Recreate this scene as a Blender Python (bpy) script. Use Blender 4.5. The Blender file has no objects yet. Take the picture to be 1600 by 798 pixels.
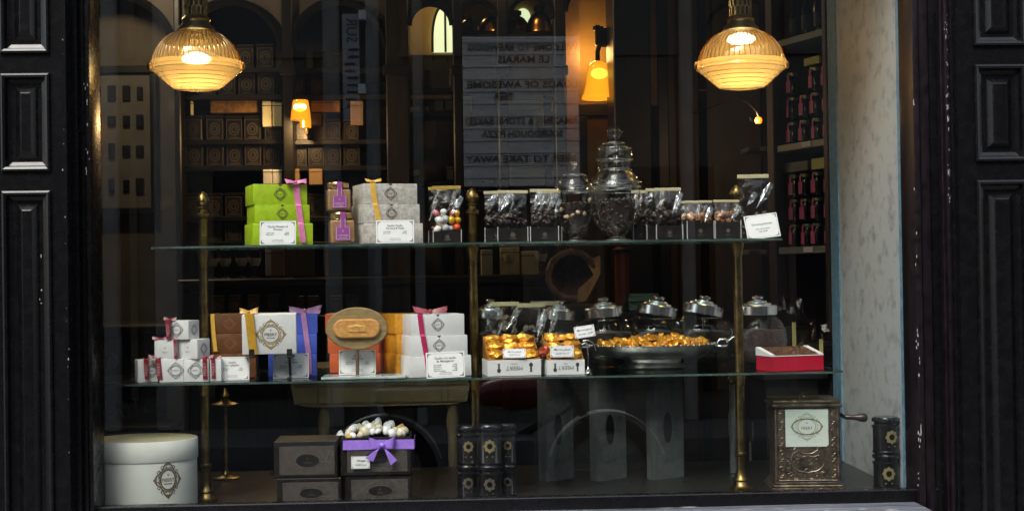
import bpy, bmesh, math, random
from mathutils import Vector, Matrix, Euler
R = math.radians
random.seed(11)
scene = bpy.context.scene
COL = scene.collection

# ------------------------------------------------------------------ camera
F = 2200.0                       # focal length in photograph pixels (1600 wide)
CAM = Vector((-0.18, -4.0, 1.5))
YAW, PITCH, ROLL = R(2.6), R(0.6), R(0.85)
fwd = Vector((math.sin(YAW) * math.cos(PITCH), math.cos(YAW) * math.cos(PITCH), math.sin(PITCH)))
rt0 = Vector((math.cos(YAW), -math.sin(YAW), 0))
up0 = rt0.cross(fwd)
rt = rt0 * math.cos(ROLL) - up0 * math.sin(ROLL)
up = up0 * math.cos(ROLL) + rt0 * math.sin(ROLL)
cam = bpy.data.cameras.new('camera')
cam.lens = 36.0 * F / 1600.0
cam.sensor_width = 36.0
cam.clip_start = 0.05
cam.clip_end = 300
camo = bpy.data.objects.new('camera', cam)
COL.objects.link(camo)
camo.matrix_world = Matrix(((rt.x, up.x, -fwd.x, CAM.x), (rt.y, up.y, -fwd.y, CAM.y),
                            (rt.z, up.z, -fwd.z, CAM.z), (0, 0, 0, 1)))
scene.camera = camo

def W(u, v, y):                  # the point at depth y seen at a photograph position
    d = fwd * F + rt * (u - 800) + up * (399 - v)
    t = (y - CAM.y) / d.y
    return CAM + d * t

def XU(u, y, z):
    n = rt * F - fwd * (u - 800)
    return CAM.x - (n.y * (y - CAM.y) + n.z * (z - CAM.z)) / n.x

def ZV(v, x, y):
    n = up * F - fwd * (399 - v)
    return CAM.z - (n.x * (x - CAM.x) + n.y * (y - CAM.y)) / n.z

def PX(y):                       # metres per photograph pixel at depth y
    return (y - CAM.y) / F

# ------------------------------------------------------------------ materials
def lin(c):
    return tuple((x / 12.92 if x <= 0.04045 else ((x + 0.055) / 1.055) ** 2.4) for x in [k / 255 for k in c])

def mat(name, color, rough=0.5, metal=0.0, var=0.0, vscale=8.0, bump=0.0, bscale=60.0, spec=0.5, coat=0.0,
        color2=None, emis=None, estr=0.0, stretch=None, vdetail=4.0, rvar=0.0, ramp=(0.33, 0.67)):
    m = bpy.data.materials.new(name)
    m.use_nodes = True
    nt = m.node_tree
    b = nt.nodes['Principled BSDF']
    b.inputs['Base Color'].default_value = (*color, 1)
    b.inputs['Roughness'].default_value = rough
    b.inputs['Metallic'].default_value = metal
    b.inputs['Specular IOR Level'].default_value = spec
    b.inputs['Coat Weight'].default_value = coat
    b.inputs['Coat Roughness'].default_value = 0.08
    if emis:
        b.inputs['Emission Color'].default_value = (*emis, 1)
        b.inputs['Emission Strength'].default_value = estr
    tc = nt.nodes.new('ShaderNodeTexCoord')
    vec = tc.outputs['Object']
    if stretch:
        mp = nt.nodes.new('ShaderNodeMapping')
        mp.inputs['Scale'].default_value = stretch
        nt.links.new(vec, mp.inputs['Vector'])
        vec = mp.outputs['Vector']
    if var > 0 or color2 or rvar:
        n = nt.nodes.new('ShaderNodeTexNoise')
        n.inputs['Scale'].default_value = vscale
        n.inputs['Detail'].default_value = vdetail
        n.inputs['Roughness'].default_value = 0.6
        nt.links.new(vec, n.inputs['Vector'])
        if var > 0 or color2:
            rp = nt.nodes.new('ShaderNodeValToRGB')
            rp.color_ramp.elements[0].position = ramp[0]
            rp.color_ramp.elements[1].position = ramp[1]
            c2 = color2 or tuple(min(1, c * (1 + var)) for c in color)
            c1 = tuple(c * (1 - var) for c in color) if not color2 else color
            rp.color_ramp.elements[0].color = (*c1, 1)
            rp.color_ramp.elements[1].color = (*c2, 1)
            nt.links.new(n.outputs['Fac'], rp.inputs['Fac'])
            nt.links.new(rp.outputs['Color'], b.inputs['Base Color'])
        if rvar:
            mr = nt.nodes.new('ShaderNodeMapRange')
            mr.inputs['To Min'].default_value = max(0.02, rough - rvar)
            mr.inputs['To Max'].default_value = min(1, rough + rvar)
            nt.links.new(n.outputs['Fac'], mr.inputs['Value'])
            nt.links.new(mr.outputs['Result'], b.inputs['Roughness'])
    if bump > 0:
        n2 = nt.nodes.new('ShaderNodeTexNoise')
        n2.inputs['Scale'].default_value = bscale
        n2.inputs['Detail'].default_value = 5
        nt.links.new(vec, n2.inputs['Vector'])
        bp = nt.nodes.new('ShaderNodeBump')
        bp.inputs['Strength'].default_value = bump
        bp.inputs['Distance'].default_value = 0.004
        nt.links.new(n2.outputs['Fac'], bp.inputs['Height'])
        nt.links.new(bp.outputs['Normal'], b.inputs['Normal'])
    return m

def thin_glass(name, base=0.05, edge=0.6, power=4.0, tint=(1, 1, 1), rough=0.01, bump=0.0, bscale=30.0, gcol=(1, 1, 1)):
    m = bpy.data.materials.new(name)
    m.use_nodes = True
    nt = m.node_tree
    nt.nodes.remove(nt.nodes['Principled BSDF'])
    out = nt.nodes['Material Output']
    tr = nt.nodes.new('ShaderNodeBsdfTransparent')
    tr.inputs['Color'].default_value = (*tint, 1)
    gl = nt.nodes.new('ShaderNodeBsdfGlossy')
    gl.inputs['Color'].default_value = (*gcol, 1)
    gl.inputs['Roughness'].default_value = rough
    lw = nt.nodes.new('ShaderNodeLayerWeight')
    lw.inputs['Blend'].default_value = 0.5
    pw = nt.nodes.new('ShaderNodeMath'); pw.operation = 'POWER'
    pw.inputs[1].default_value = power
    ma = nt.nodes.new('ShaderNodeMath'); ma.operation = 'MULTIPLY_ADD'
    ma.inputs[1].default_value = edge
    ma.inputs[2].default_value = base
    nt.links.new(lw.outputs['Facing'], pw.inputs[0])
    nt.links.new(pw.outputs[0], ma.inputs[0])
    mx = nt.nodes.new('ShaderNodeMixShader')
    nt.links.new(ma.outputs[0], mx.inputs[0])
    nt.links.new(tr.outputs[0], mx.inputs[1])
    nt.links.new(gl.outputs[0], mx.inputs[2])
    nt.links.new(mx.outputs[0], out.inputs['Surface'])
    if bump > 0:
        tc = nt.nodes.new('ShaderNodeTexCoord')
        n2 = nt.nodes.new('ShaderNodeTexNoise')
        n2.inputs['Scale'].default_value = bscale
        n2.inputs['Detail'].default_value = 3
        nt.links.new(tc.outputs['Object'], n2.inputs['Vector'])
        bp = nt.nodes.new('ShaderNodeBump')
        bp.inputs['Strength'].default_value = bump
        bp.inputs['Distance'].default_value = 0.02
        nt.links.new(n2.outputs['Fac'], bp.inputs['Height'])
        nt.links.new(bp.outputs['Normal'], gl.inputs['Normal'])
    return m

# ------------------------------------------------------------------ mesh builder
def T(x=0, y=0, z=0):
    return Matrix.Translation((x, y, z))
def RX(a): return Matrix.Rotation(a, 4, 'X')
def RY(a): return Matrix.Rotation(a, 4, 'Y')
def RZ(a): return Matrix.Rotation(a, 4, 'Z')
ID = Matrix.Identity(4)
_text_cache = {}

def wm(o):
    m = Matrix.LocRotScale(o.location, o.rotation_euler, o.scale)
    return wm(o.parent) @ m if o.parent else m

class MB:
    def __init__(self):
        self.v = []; self.f = []
    def add(self, vs, fs, M=None):
        k = len(self.v)
        if M is None:
            self.v += [Vector(p) for p in vs]
        else:
            self.v += [M @ Vector(p) for p in vs]
        self.f += [tuple(i + k for i in q) for q in fs]
        return self
    def box(self, x0, x1, y0, y1, z0, z1, M=None, bev=0.0, seg=1):
        if bev <= 0:
            vs = [(x, y, z) for z in (z0, z1) for y in (y0, y1) for x in (x0, x1)]
            fs = [(0, 2, 3, 1), (4, 5, 7, 6), (0, 1, 5, 4), (2, 6, 7, 3), (0, 4, 6, 2), (1, 3, 7, 5)]
            return self.add(vs, fs, M)
        bm = bmesh.new()
        bmesh.ops.create_cube(bm, size=1)
        for p in bm.verts:
            p.co = Vector(((x0 + x1) / 2 + p.co.x * (x1 - x0), (y0 + y1) / 2 + p.co.y * (y1 - y0), (z0 + z1) / 2 + p.co.z * (z1 - z0)))
        bmesh.ops.bevel(bm, geom=list(bm.edges), offset=bev, segments=seg, affect='EDGES', profile=0.6)
        return self.frombm(bm, M)
    def frombm(self, bm, M=None):
        bm.verts.index_update()
        self.add([p.co.copy() for p in bm.verts], [tuple(q.index for q in f.verts) for f in bm.faces], M)
        bm.free()
        return self
    def lathe(self, prof, seg=32, M=None, cap0=True, cap1=True, mod=None, sx=1.0, sy=1.0):
        vs = []; fs = []
        n = len(prof)
        for i, (r, z) in enumerate(prof):
            for k in range(seg):
                a = 2 * math.pi * k / seg
                rr = r * (mod(a, i) if mod else 1)
                vs.append((rr * math.cos(a) * sx, rr * math.sin(a) * sy, z))
        for i in range(n - 1):
            for k in range(seg):
                k2 = (k + 1) % seg
                fs.append((i * seg + k, i * seg + k2, (i + 1) * seg + k2, (i + 1) * seg + k))
        if cap0: fs.append(tuple(range(seg - 1, -1, -1)))
        if cap1: fs.append(tuple((n - 1) * seg + k for k in range(seg)))
        return self.add(vs, fs, M)
    def tube(self, pts, r, seg=8, M=None, closed=False):
        pts = [Vector(p) for p in pts]
        n = len(pts)
        vs = []; fs = []
        prev = None
        for i, p in enumerate(pts):
            if closed: t = pts[(i + 1) % n] - pts[i - 1]
            else: t = pts[min(i + 1, n - 1)] - pts[max(i - 1, 0)]
            t.normalize()
            if prev is None:
                a = Vector((0, 0, 1)) if abs(t.z) < 0.9 else Vector((1, 0, 0))
                s = t.cross(a).normalized()
            else:
                s = (prev - t * prev.dot(t)).normalized()
            prev = s
            b = t.cross(s)
            rr = r[i] if isinstance(r, (list, tuple)) else r
            for k in range(seg):
                an = 2 * math.pi * k / seg
                vs.append(p + s * (rr * math.cos(an)) + b * (rr * math.sin(an)))
        for i in range(n if closed else n - 1):
            j = (i + 1) % n
            for k in range(seg):
                k2 = (k + 1) % seg
                fs.append((i * seg + k, i * seg + k2, j * seg + k2, j * seg + k))
        if not closed:
            fs.append(tuple(range(seg - 1, -1, -1)))
            fs.append(tuple((n - 1) * seg + k for k in range(seg)))
        return self.add(vs, fs, M)
    def ribbon(self, pts, wv, th=0.0008, nv=None, M=None):   # a band along pts, wv = width vectors
        pts = [Vector(p) for p in pts]
        n = len(pts)
        vs = []; fs = []
        for i, p in enumerate(pts):
            w = Vector(wv[i]) if isinstance(wv, list) else Vector(wv)
            t = pts[min(i + 1, n - 1)] - pts[max(i - 1, 0)]
            nn = t.cross(w)
            nn = nn.normalized() * th if nn.length > 1e-9 else Vector((0, -th, 0))
            vs += [p - w / 2, p + w / 2, p + w / 2 + nn, p - w / 2 + nn]
        for i in range(n - 1):
            a = i * 4; b = a + 4
            for k in range(4):
                k2 = (k + 1) % 4
                fs.append((a + k, a + k2, b + k2, b + k))
        fs.append((3, 2, 1, 0)); e = (n - 1) * 4
        fs.append((e, e + 1, e + 2, e + 3))
        return self.add(vs, fs, M)
    def prism(self, poly, y0, y1, M=None):                   # polygon in xz extruded along y
        n = len(poly)
        vs = [(p[0], y0, p[1]) for p in poly] + [(p[0], y1, p[1]) for p in poly]
        fs = [tuple(range(n)), tuple(range(2 * n - 1, n - 1, -1))]
        for i in range(n):
            j = (i + 1) % n
            fs.append((i, i + n, j + n, j))
        return self.add(vs, fs, M)
    def stroke(self, pts, w, y, M=None, closed=False):       # flat printed line in the xz plane
        n = len(pts)
        P = [Vector((p[0], p[1])) for p in pts]
        vs = []; fs = []
        for i in range(n):
            if closed: t = P[(i + 1) % n] - P[i - 1]
            else: t = P[min(i + 1, n - 1)] - P[max(0, i - 1)]
            if t.length < 1e-9: t = Vector((1, 0))
            t.normalize()
            nn = Vector((-t.y, t.x)) * (w / 2)
            a = P[i] + nn; b = P[i] - nn
            vs += [(a.x, y, a.y), (b.x, y, b.y)]
        for i in range(n if closed else n - 1):
            j = (i + 1) % n
            fs.append((2 * i, 2 * j, 2 * j + 1, 2 * i + 1))
        return self.add(vs, fs, M)
    def disc(self, cx, cz, r, y, seg=10, M=None, rz=None):
        rz = rz or r
        vs = [(cx + r * math.cos(2 * math.pi * k / seg), y, cz + rz * math.sin(2 * math.pi * k / seg)) for k in range(seg)]
        return self.add(vs, [tuple(range(seg))], M)
    def blob(self, c, r, sub=2, jit=0.0, sc=(1, 1, 1), M=None, rot=None):
        bm = bmesh.new()
        bmesh.ops.create_icosphere(bm, subdivisions=sub, radius=1)
        q = rot or Euler((random.random() * 6, random.random() * 6, random.random() * 6)).to_matrix()
        for p in bm.verts:
            k = r * (1 + jit * (random.random() * 2 - 1))
            p.co = Vector(c) + q @ Vector((p.co.x * sc[0] * k, p.co.y * sc[1] * k, p.co.z * sc[2] * k))
        return self.frombm(bm, M)
    def text(self, s, size, M, align='CENTER', shear=0.0, bold=0.0, sx=1.0):
        key = (s, align, shear, bold)
        if key not in _text_cache:
            cu = bpy.data.curves.new('lettering_curve', 'FONT')
            cu.body = s; cu.size = 1; cu.align_x = align; cu.align_y = 'CENTER'
            cu.shear = shear; cu.offset = bold; cu.resolution_u = 2
            o = bpy.data.objects.new('lettering_curve', cu)
            me = bpy.data.meshes.new_from_object(o)
            _text_cache[key] = ([p.co.copy() for p in me.vertices], [tuple(q.vertices) for q in me.polygons])
            bpy.data.objects.remove(o); bpy.data.curves.remove(cu); bpy.data.meshes.remove(me)
        vs, fs = _text_cache[key]
        return self.add([(p.x * size * sx, p.y * size, p.z) for p in vs], fs, M)
    def build(self, name, m, parent=None, smooth=None, world=False, label=None, bevel=None):
        me = bpy.data.meshes.new(name)
        vs = self.v
        if parent is not None and world:
            inv = wm(parent).inverted()
            vs = [inv @ p for p in vs]
        me.from_pydata([tuple(p) for p in vs], [], self.f)
        if m is not None: me.materials.append(m)
        me.validate()
        o = bpy.data.objects.new(name, me)
        COL.objects.link(o)
        if parent is not None: o.parent = parent
        if smooth:
            me.polygons.foreach_set('use_smooth', [True] * len(me.polygons))
            me.set_sharp_from_angle(angle=R(smooth))
        if label: o['label'] = label
        return o

# text standing in the xz plane at y, facing -y
def TXT(x, y, z, roll=0.0):
    return T(x, y, z) @ RX(R(90)) @ RZ(roll)

def tag(o, label=None, cat=None, group=None, kind=None):
    if label: o['label'] = label
    if cat: o['category'] = cat
    if group: o['group'] = group
    if kind: o['kind'] = kind
    return o

def thing(name, label, cat, loc=(0, 0, 0), rz=0.0, group=None, rx=0.0, ry=0.0):
    o = bpy.data.objects.new(name, None)
    o.empty_display_size = 0.05
    COL.objects.link(o)
    o.location = loc
    o.rotation_euler = (rx, ry, rz)
    return tag(o, label, cat, group)

def dup(root, loc, rz=None, label=None, group=None):
    def cp(o, parent):
        c = o.copy()
        COL.objects.link(c)
        c.parent = parent
        for ch in o.children: cp(ch, c)
        return c
    c = cp(root, None)
    c.location = loc
    if rz is not None: c.rotation_euler.z = rz
    if label: c['label'] = label
    if group: c['group'] = group
    return c

def structure(mb, name, m, smooth=None):
    return tag(mb.build(name, m, smooth=smooth), kind='structure')

# the printed crest of the shop: ring, diamond filigree, tiny sprig and the name
def crest(mb, cx, cz, r, y, rx=None, seg=40, filigree=1.0):
    kx = (rx or r) / r
    def pt(a, rr): return (cx + kx * rr * math.cos(a), cz + rr * math.sin(a))
    ang = [2 * math.pi * k / seg for k in range(seg)]
    mb.stroke([pt(a, r * 0.56) for a in ang], r * 0.07 * filigree, y, closed=True)
    mb.stroke([pt(a, r * 0.66) for a in ang], r * 0.035 * filigree, y, closed=True)
    mb.stroke([pt(a, r * (0.79 + 0.11 * math.cos(4 * a))) for a in ang], r * 0.05 * filigree, y, closed=True)
    for k in range(8):
        a = math.pi * k / 4 + math.pi / 8
        for s in (-1, 1):
            c = a + s * 0.16
            arc = [pt(c + 0.13 * math.cos(t), r * (0.80 + 0.10 * math.sin(t))) for t in [j * 0.9 for j in range(7)]]
            mb.stroke(arc, r * 0.035 * filigree, y)
    for k in range(4):
        a = math.pi * k / 2
        for (o, q, sz) in ((0, 0.99, 0.075), (0.13, 0.93, 0.05), (-0.13, 0.93, 0.05), (0, 0.86, 0.05)):
            x, z = pt(a + o, r * q)
            mb.disc(x, z, r * sz * kx * filigree, y, 4, rz=r * sz * filigree)
        a += math.pi / 4
        for o in (-0.12, 0.12):
            x, z = pt(a + o, r * 0.80)
            mb.disc(x, z, r * 0.05 * kx, y, 6, rz=r * 0.05)

def sprig(mb, cx, cz, s, y):
    for (dx, dz) in ((-0.5, 0.5), (0, 0.8), (0.5, 0.5), (-0.3, 0.1), (0.3, 0.1)):
        mb.stroke([(cx, cz - s * 0.5), (cx + dx * s * 0.6, cz + dz * s * 0.3), (cx + dx * s, cz + dz * s)], s * 0.16, y)

def crest_name(mb, cx, cz, r, y, kx=1.0):
    mb.text('MEERT', r * 0.30, TXT(cx, y, cz - r * 0.02), sx=kx)
    sprig(mb, cx, cz + r * 0.27, r * 0.13, y)
    mb.stroke([(cx - r * 0.28 * kx, cz - r * 0.23), (cx + r * 0.28 * kx, cz - r * 0.23)], r * 0.05, y)
# ------------------------------------------------------------------ material library
M = {}
M['black_paint'] = mat('black gloss paint', (0.0035, 0.0035, 0.0042), 0.27, var=0.3, vscale=30, bump=0.05, bscale=120, rvar=0.06, spec=0.35)
M['black_paint_worn'] = mat('black paint purple tinge', (0.008, 0.005, 0.007), 0.36, var=0.5, vscale=40, bump=0.12, bscale=120, rvar=0.1, spec=0.35)
M['chip'] = mat('chipped paint', (0.42, 0.42, 0.44), 0.7)
M['sill'] = mat('weathered sill paint', (0.018, 0.02, 0.026), 0.3, color2=(0.30, 0.32, 0.38), vscale=26, stretch=(0.12, 5, 3), bump=0.7, bscale=40, vdetail=10, ramp=(0.42, 0.62))
M['marble'] = mat('pale flecked marble', (0.23, 0.25, 0.26), 0.35, color2=(0.50, 0.535, 0.55), vscale=60, stretch=(1, 0.26, 0.32), vdetail=10, ramp=(0.28, 0.50), bump=0.02, bscale=90)
M['marble_border'] = mat('blue grey border', (0.15, 0.30, 0.43), 0.45, var=0.25, vscale=40)
M['dark_wood'] = mat('dark stained wood', (0.022, 0.016, 0.011), 0.4, var=0.4, vscale=9, stretch=(6, 6, 0.6))
M['black_wood'] = mat('black wood', (0.008, 0.007, 0.006), 0.4, var=0.3)
M['taupe'] = mat('taupe plaster', (0.115, 0.095, 0.07), 0.8, var=0.2, vscale=5)
M['ochre'] = mat('ochre plaster', (0.42, 0.27, 0.09), 0.8, var=0.15, vscale=4)
M['room_floor'] = mat('dark floor tiles', (0.045, 0.04, 0.036), 0.35, var=0.3, vscale=6)
M['display_floor'] = mat('display base', (0.020, 0.019, 0.018), 0.3, var=0.3, vscale=40, rvar=0.08)
M['brass'] = mat('aged brass', (0.22, 0.155, 0.055), 0.34, metal=1.0, var=0.4, vscale=30, rvar=0.12)
M['brass_dark'] = mat('dark brass', (0.17, 0.125, 0.055), 0.42, metal=1.0, var=0.4, vscale=26)
M['copper'] = mat('polished copper', (0.50, 0.27, 0.09), 0.25, metal=1.0, var=0.2, vscale=12)
M['chrome'] = mat('chrome', (0.62, 0.63, 0.64), 0.16, metal=1.0)
M['tin_lid'] = mat('brushed lid metal', (0.78, 0.79, 0.80), 0.24, metal=1.0, var=0.1, vscale=20)
M['pewter'] = mat('tarnished pewter', (0.40, 0.40, 0.385), 0.33, metal=1.0, var=0.45, vscale=14, rvar=0.12)
M['white_card'] = mat('white card', (0.78, 0.78, 0.77), 0.55, var=0.03, vscale=40)
M['white_board'] = mat('white box board', (0.70, 0.70, 0.69), 0.5, var=0.04, vscale=30)
M['cream_card'] = mat('cream card', (0.66, 0.64, 0.50), 0.6, var=0.05)
M['hat_card'] = mat('pale green grey board', (0.67, 0.69, 0.63), 0.55, var=0.06, vscale=12)
M['ink'] = mat('dark ink', (0.05, 0.05, 0.055), 0.6)
M['ink_blue'] = mat('blue ink', (0.05, 0.06, 0.16), 0.6)
M['ink_brown'] = mat('brown ink', (0.10, 0.075, 0.035), 0.55)
M['ink_gold'] = mat('gold ink', (0.42, 0.29, 0.06), 0.4, metal=0.4)
M['ink_grey'] = mat('grey ink', (0.20, 0.20, 0.19), 0.6)
M['ink_bronze'] = mat('bronze ink', (0.34, 0.16, 0.08), 0.45, metal=0.3)
M['green_box'] = mat('lime green board', (0.36, 0.53, 0.012), 0.5, var=0.12, vscale=60)
M['print_box'] = mat('patterned cream board', (0.62, 0.58, 0.52), 0.55, color2=(0.40, 0.37, 0.33), vscale=85, vdetail=1)
M['brown_box'] = mat('chocolate brown board', (0.15, 0.055, 0.016), 0.5, var=0.2, vscale=50)
M['blue_box'] = mat('periwinkle blue board', (0.075, 0.13, 0.62), 0.5, var=0.08, vscale=40)
M['orange_box'] = mat('burnt orange board', (0.62, 0.11, 0.02), 0.5, var=0.1, vscale=40)
M['amber_box'] = mat('amber yellow board', (0.66, 0.29, 0.02), 0.5, var=0.2, vscale=70)
M['pink_ribbon'] = mat('pink satin', (0.70, 0.20, 0.42), 0.35, var=0.12, vscale=60)
M['mauve_ribbon'] = mat('mauve satin', (0.55, 0.26, 0.52), 0.35, var=0.12, vscale=60)
M['gold_ribbon'] = mat('gold satin', (0.52, 0.29, 0.03), 0.35, var=0.15, vscale=60)
M['amber_ribbon'] = mat('amber satin', (0.72, 0.42, 0.06), 0.35, var=0.12, vscale=60)
M['red_ribbon'] = mat('dark red satin', (0.20, 0.010, 0.022), 0.35, var=0.2, vscale=60)
M['crimson_ribbon'] = mat('crimson satin', (0.42, 0.012, 0.09), 0.35, var=0.15, vscale=60)
M['rose_ribbon'] = mat('dusty rose satin', (0.30, 0.05, 0.075), 0.4, var=0.3, vscale=60)
M['violet_ribbon'] = mat('violet satin', (0.36, 0.20, 0.74), 0.32, var=0.12, vscale=50)
M['ribbon_print'] = mat('pale ribbon print', (0.55, 0.30, 0.30), 0.5)
M['foil'] = mat('gold foil', (0.90, 0.42, 0.055), 0.28, metal=0.65, bump=0.7, bscale=150)
M['foil_brown'] = mat('amber kraft foil', (0.42, 0.19, 0.04), 0.4, metal=0.35, var=0.2)
M['dark_choc'] = mat('dark chocolate', (0.030, 0.018, 0.013), 0.4, var=0.3, vscale=60, bump=0.3)
M['milk_choc'] = mat('orange brown biscuit', (0.30, 0.12, 0.035), 0.5, var=0.4, vscale=60, bump=0.3)
M['caramel'] = mat('caramel spread', (0.42, 0.22, 0.10), 0.3, var=0.12, vscale=40)
M['violet_tag'] = mat('violet label', (0.33, 0.07, 0.30), 0.5)
M['tag_line'] = mat('pale label print', (0.72, 0.55, 0.70), 0.5)
M['magenta_tag'] = mat('magenta label', (0.68, 0.10, 0.28), 0.5)
M['dark_jar'] = mat('dark jam', (0.010, 0.006, 0.006), 0.12, coat=0.5)
M['pale_lid'] = mat('pale gold lid', (0.42, 0.38, 0.20), 0.35, metal=0.7)
M['shelf_grey'] = mat('grey shelf edge', (0.20, 0.23, 0.22), 0.4, var=0.15)
M['tin_black'] = mat('black tin', (0.013, 0.010, 0.009), 0.3, var=0.4, vscale=30)
M['tin_line'] = mat('faded tin print', (0.085, 0.072, 0.056), 0.5)
M['tin_face'] = mat('dark tin label', (0.030, 0.026, 0.022), 0.5, var=0.3, vscale=40)
M['tin_gold'] = mat('tarnished gilt', (0.26, 0.21, 0.10), 0.45, metal=0.4)
M['bronze'] = mat('embossed bronze', (0.20, 0.155, 0.115), 0.40, metal=0.9, var=0.5, vscale=34, bump=0.5, bscale=150)
M['bronze_lit'] = mat('bronze ridge highlight', (0.27, 0.215, 0.16), 0.36, metal=0.9, var=0.4, vscale=60)  # relief in lighter bronze, ridge highlights put into the colour
M['black_iron'] = mat('dark iron', (0.03, 0.025, 0.022), 0.45, metal=0.5)
M['lamp_brass'] = mat('lamp brass', (0.46, 0.35, 0.15), 0.3, metal=1.0, var=0.3, vscale=30)
M['matte_black'] = mat('matte black moulding', (0.006, 0.0055, 0.005), 0.85, spec=0.1)
M['olive_paint'] = mat('olive painted wood', (0.115, 0.095, 0.042), 0.55, var=0.2, vscale=10)
M['kraft_grey'] = mat('grey drawer paper', (0.052, 0.042, 0.034), 0.7, var=0.25, vscale=50)
M['bag_grey'] = mat('grey paper bag', (0.125, 0.125, 0.128), 0.7, var=0.25, vscale=24)
M['bag_gusset'] = mat('grey paper gusset', (0.12, 0.12, 0.123), 0.7, var=0.15, vscale=24)
M['wicker'] = mat('brown wicker', (0.14, 0.06, 0.03), 0.6, var=0.5, vscale=40, bump=0.8, bscale=90)
M['paper_brown'] = mat('brown wrapping paper', (0.36, 0.20, 0.07), 0.7, var=0.15, vscale=14)
M['red_card'] = mat('red board', (0.42, 0.008, 0.03), 0.45, var=0.12)
M['waffle'] = mat('golden waffle', (0.55, 0.26, 0.06), 0.6, var=0.25, vscale=80, bump=0.6, bscale=220)
M['wood_oval'] = mat('olive wood dish', (0.26, 0.185, 0.075), 0.5, var=0.3, vscale=26, stretch=(1, 1, 4))
M['acrylic'] = thin_glass('clear acrylic', 0.10, 0.6, 3, (0.86, 0.93, 0.93), 0.05)
M['pane'] = thin_glass('shop window glass', 0.05, 0.7, 5, (0.97, 0.98, 0.97), 0.0)
M['shelf_glass'] = thin_glass('shelf glass', 0.05, 0.6, 4, (0.88, 0.95, 0.92), 0.02)
M['shelf_edge'] = mat('green glass edge', (0.055, 0.085, 0.075), 0.2, var=0.5, vscale=6)
M['jar_glass'] = thin_glass('jar glass', 0.026, 0.8, 2.8, (0.96, 0.97, 0.96), 0.01)
M['cello'] = thin_glass('cellophane', 0.036, 0.45, 3.5, (0.96, 0.97, 0.96), 0.14, bump=0.25, bscale=30)
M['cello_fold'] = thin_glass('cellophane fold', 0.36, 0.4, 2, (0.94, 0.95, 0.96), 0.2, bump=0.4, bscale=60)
M['rim_highlight'] = thin_glass('rim highlight glass', 0.12, 0.5, 2.5, (0.85, 0.88, 0.87), 0.3)  # paler glass for rings that imitate bright highlight lines on the jars
M['globe_glass'] = thin_glass('thick jar glass', 0.024, 0.6, 3.0, (0.94, 0.95, 0.94), 0.01)
M['header'] = mat('cream bag header', (0.50, 0.44, 0.26), 0.5, var=0.1)
M['header_gold'] = mat('gold bag header', (0.55, 0.36, 0.07), 0.4, metal=0.3, var=0.15)
M['steel_grey'] = mat('grey steel', (0.24, 0.25, 0.26), 0.4, metal=0.6, var=0.2)
M['slate'] = mat('slate panel', (0.055, 0.058, 0.066), 0.5, var=0.3)

# ------------------------------------------------------------------ world, sun, view
SUN_AZ, SUN_EL = R(-152), R(52)      # from the street side, up and to the left
world = bpy.data.worlds.new('World')
scene.world = world
world.use_nodes = True
wn = world.node_tree
bg = wn.nodes['Background']
sky = wn.nodes.new('ShaderNodeTexSky')
sky.sky_type = 'NISHITA'
sky.sun_disc = False
sky.sun_elevation = SUN_EL
sky.sun_rotation = SUN_AZ
sky.air_density = 1.2
sky.dust_density = 3.0
hs = wn.nodes.new('ShaderNodeHueSaturation')
hs.inputs['Saturation'].default_value = 0.55
wn.links.new(sky.outputs[0], hs.inputs['Color'])
wn.links.new(hs.outputs[0], bg.inputs['Color'])
bg.inputs['Strength'].default_value = 0.11
sl = bpy.data.lights.new('overcast_sun', 'SUN')
sl.energy = 0.9
sl.angle = R(25)
sl.color = (1.0, 0.97, 0.92)
so = bpy.data.objects.new('overcast_sun', sl)
COL.objects.link(so)
sd = Vector((math.sin(SUN_AZ) * math.cos(SUN_EL), math.cos(SUN_AZ) * math.cos(SUN_EL), math.sin(SUN_EL)))
so.rotation_euler = sd.to_track_quat('Z', 'Y').to_euler()
so.location = sd * 20
vs_ = scene.view_settings
scene.display_settings.display_device = 'sRGB'
vs_.view_transform = 'Standard'
vs_.look = 'None'
vs_.exposure = 1.62
vs_.gamma = 1.0
vs_.use_curve_mapping = False
cy = scene.cycles
cy.max_bounces = 12
cy.diffuse_bounces = 4
cy.glossy_bounces = 4
cy.transmission_bounces = 8
cy.transparent_max_bounces = 40
cy.sample_clamp_indirect = 3.0
cy.use_denoising = True
cy.caustics_reflective = False

# ------------------------------------------------------------------ street side
g = MB(); g.box(-40, 40, -2.6, 0.9, -0.3, 0.0)
g.box(-40, 40, -2.72, -2.6, -0.3, -0.005)
structure(g, 'pavement', mat('pavement stone', (0.17, 0.165, 0.16), 0.7, var=0.25, vscale=3))
g = MB(); g.box(-60, 60, -60, -2.72, -0.4, -0.13)
structure(g, 'road', mat('asphalt', (0.05, 0.05, 0.052), 0.75, var=0.3, vscale=5))

Z_FLOOR, Z_S2, Z_S1 = 0.825, 1.190, 1.583

# facade: panelled pilasters
def raised_panel(mb, x0, x1, z0, z1, y):
    prof = [(0, 0.0), (0.001, -0.009), (0.006, -0.012), (0.012, -0.009), (0.016, 0.006), (0.026, 0.010),
            (0.036, 0.010), (0.052, -0.004), (0.055, -0.006)]
    vs = []; fs = []
    for (i, d) in prof:
        vs += [(x0 + i, y + d, z0 + i), (x1 - i, y + d, z0 + i), (x1 - i, y + d, z1 - i), (x0 + i, y + d, z1 - i)]
    for k in range(len(prof) - 1):
        a = k * 4; b = a + 4
        for q in range(4):
            q2 = (q + 1) % 4
            fs.append((a + q, a + q2, b + q2, b + q))
    e = (len(prof) - 1) * 4
    fs.append((e, e + 1, e + 2, e + 3))
    mb.add(vs, fs)

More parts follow.
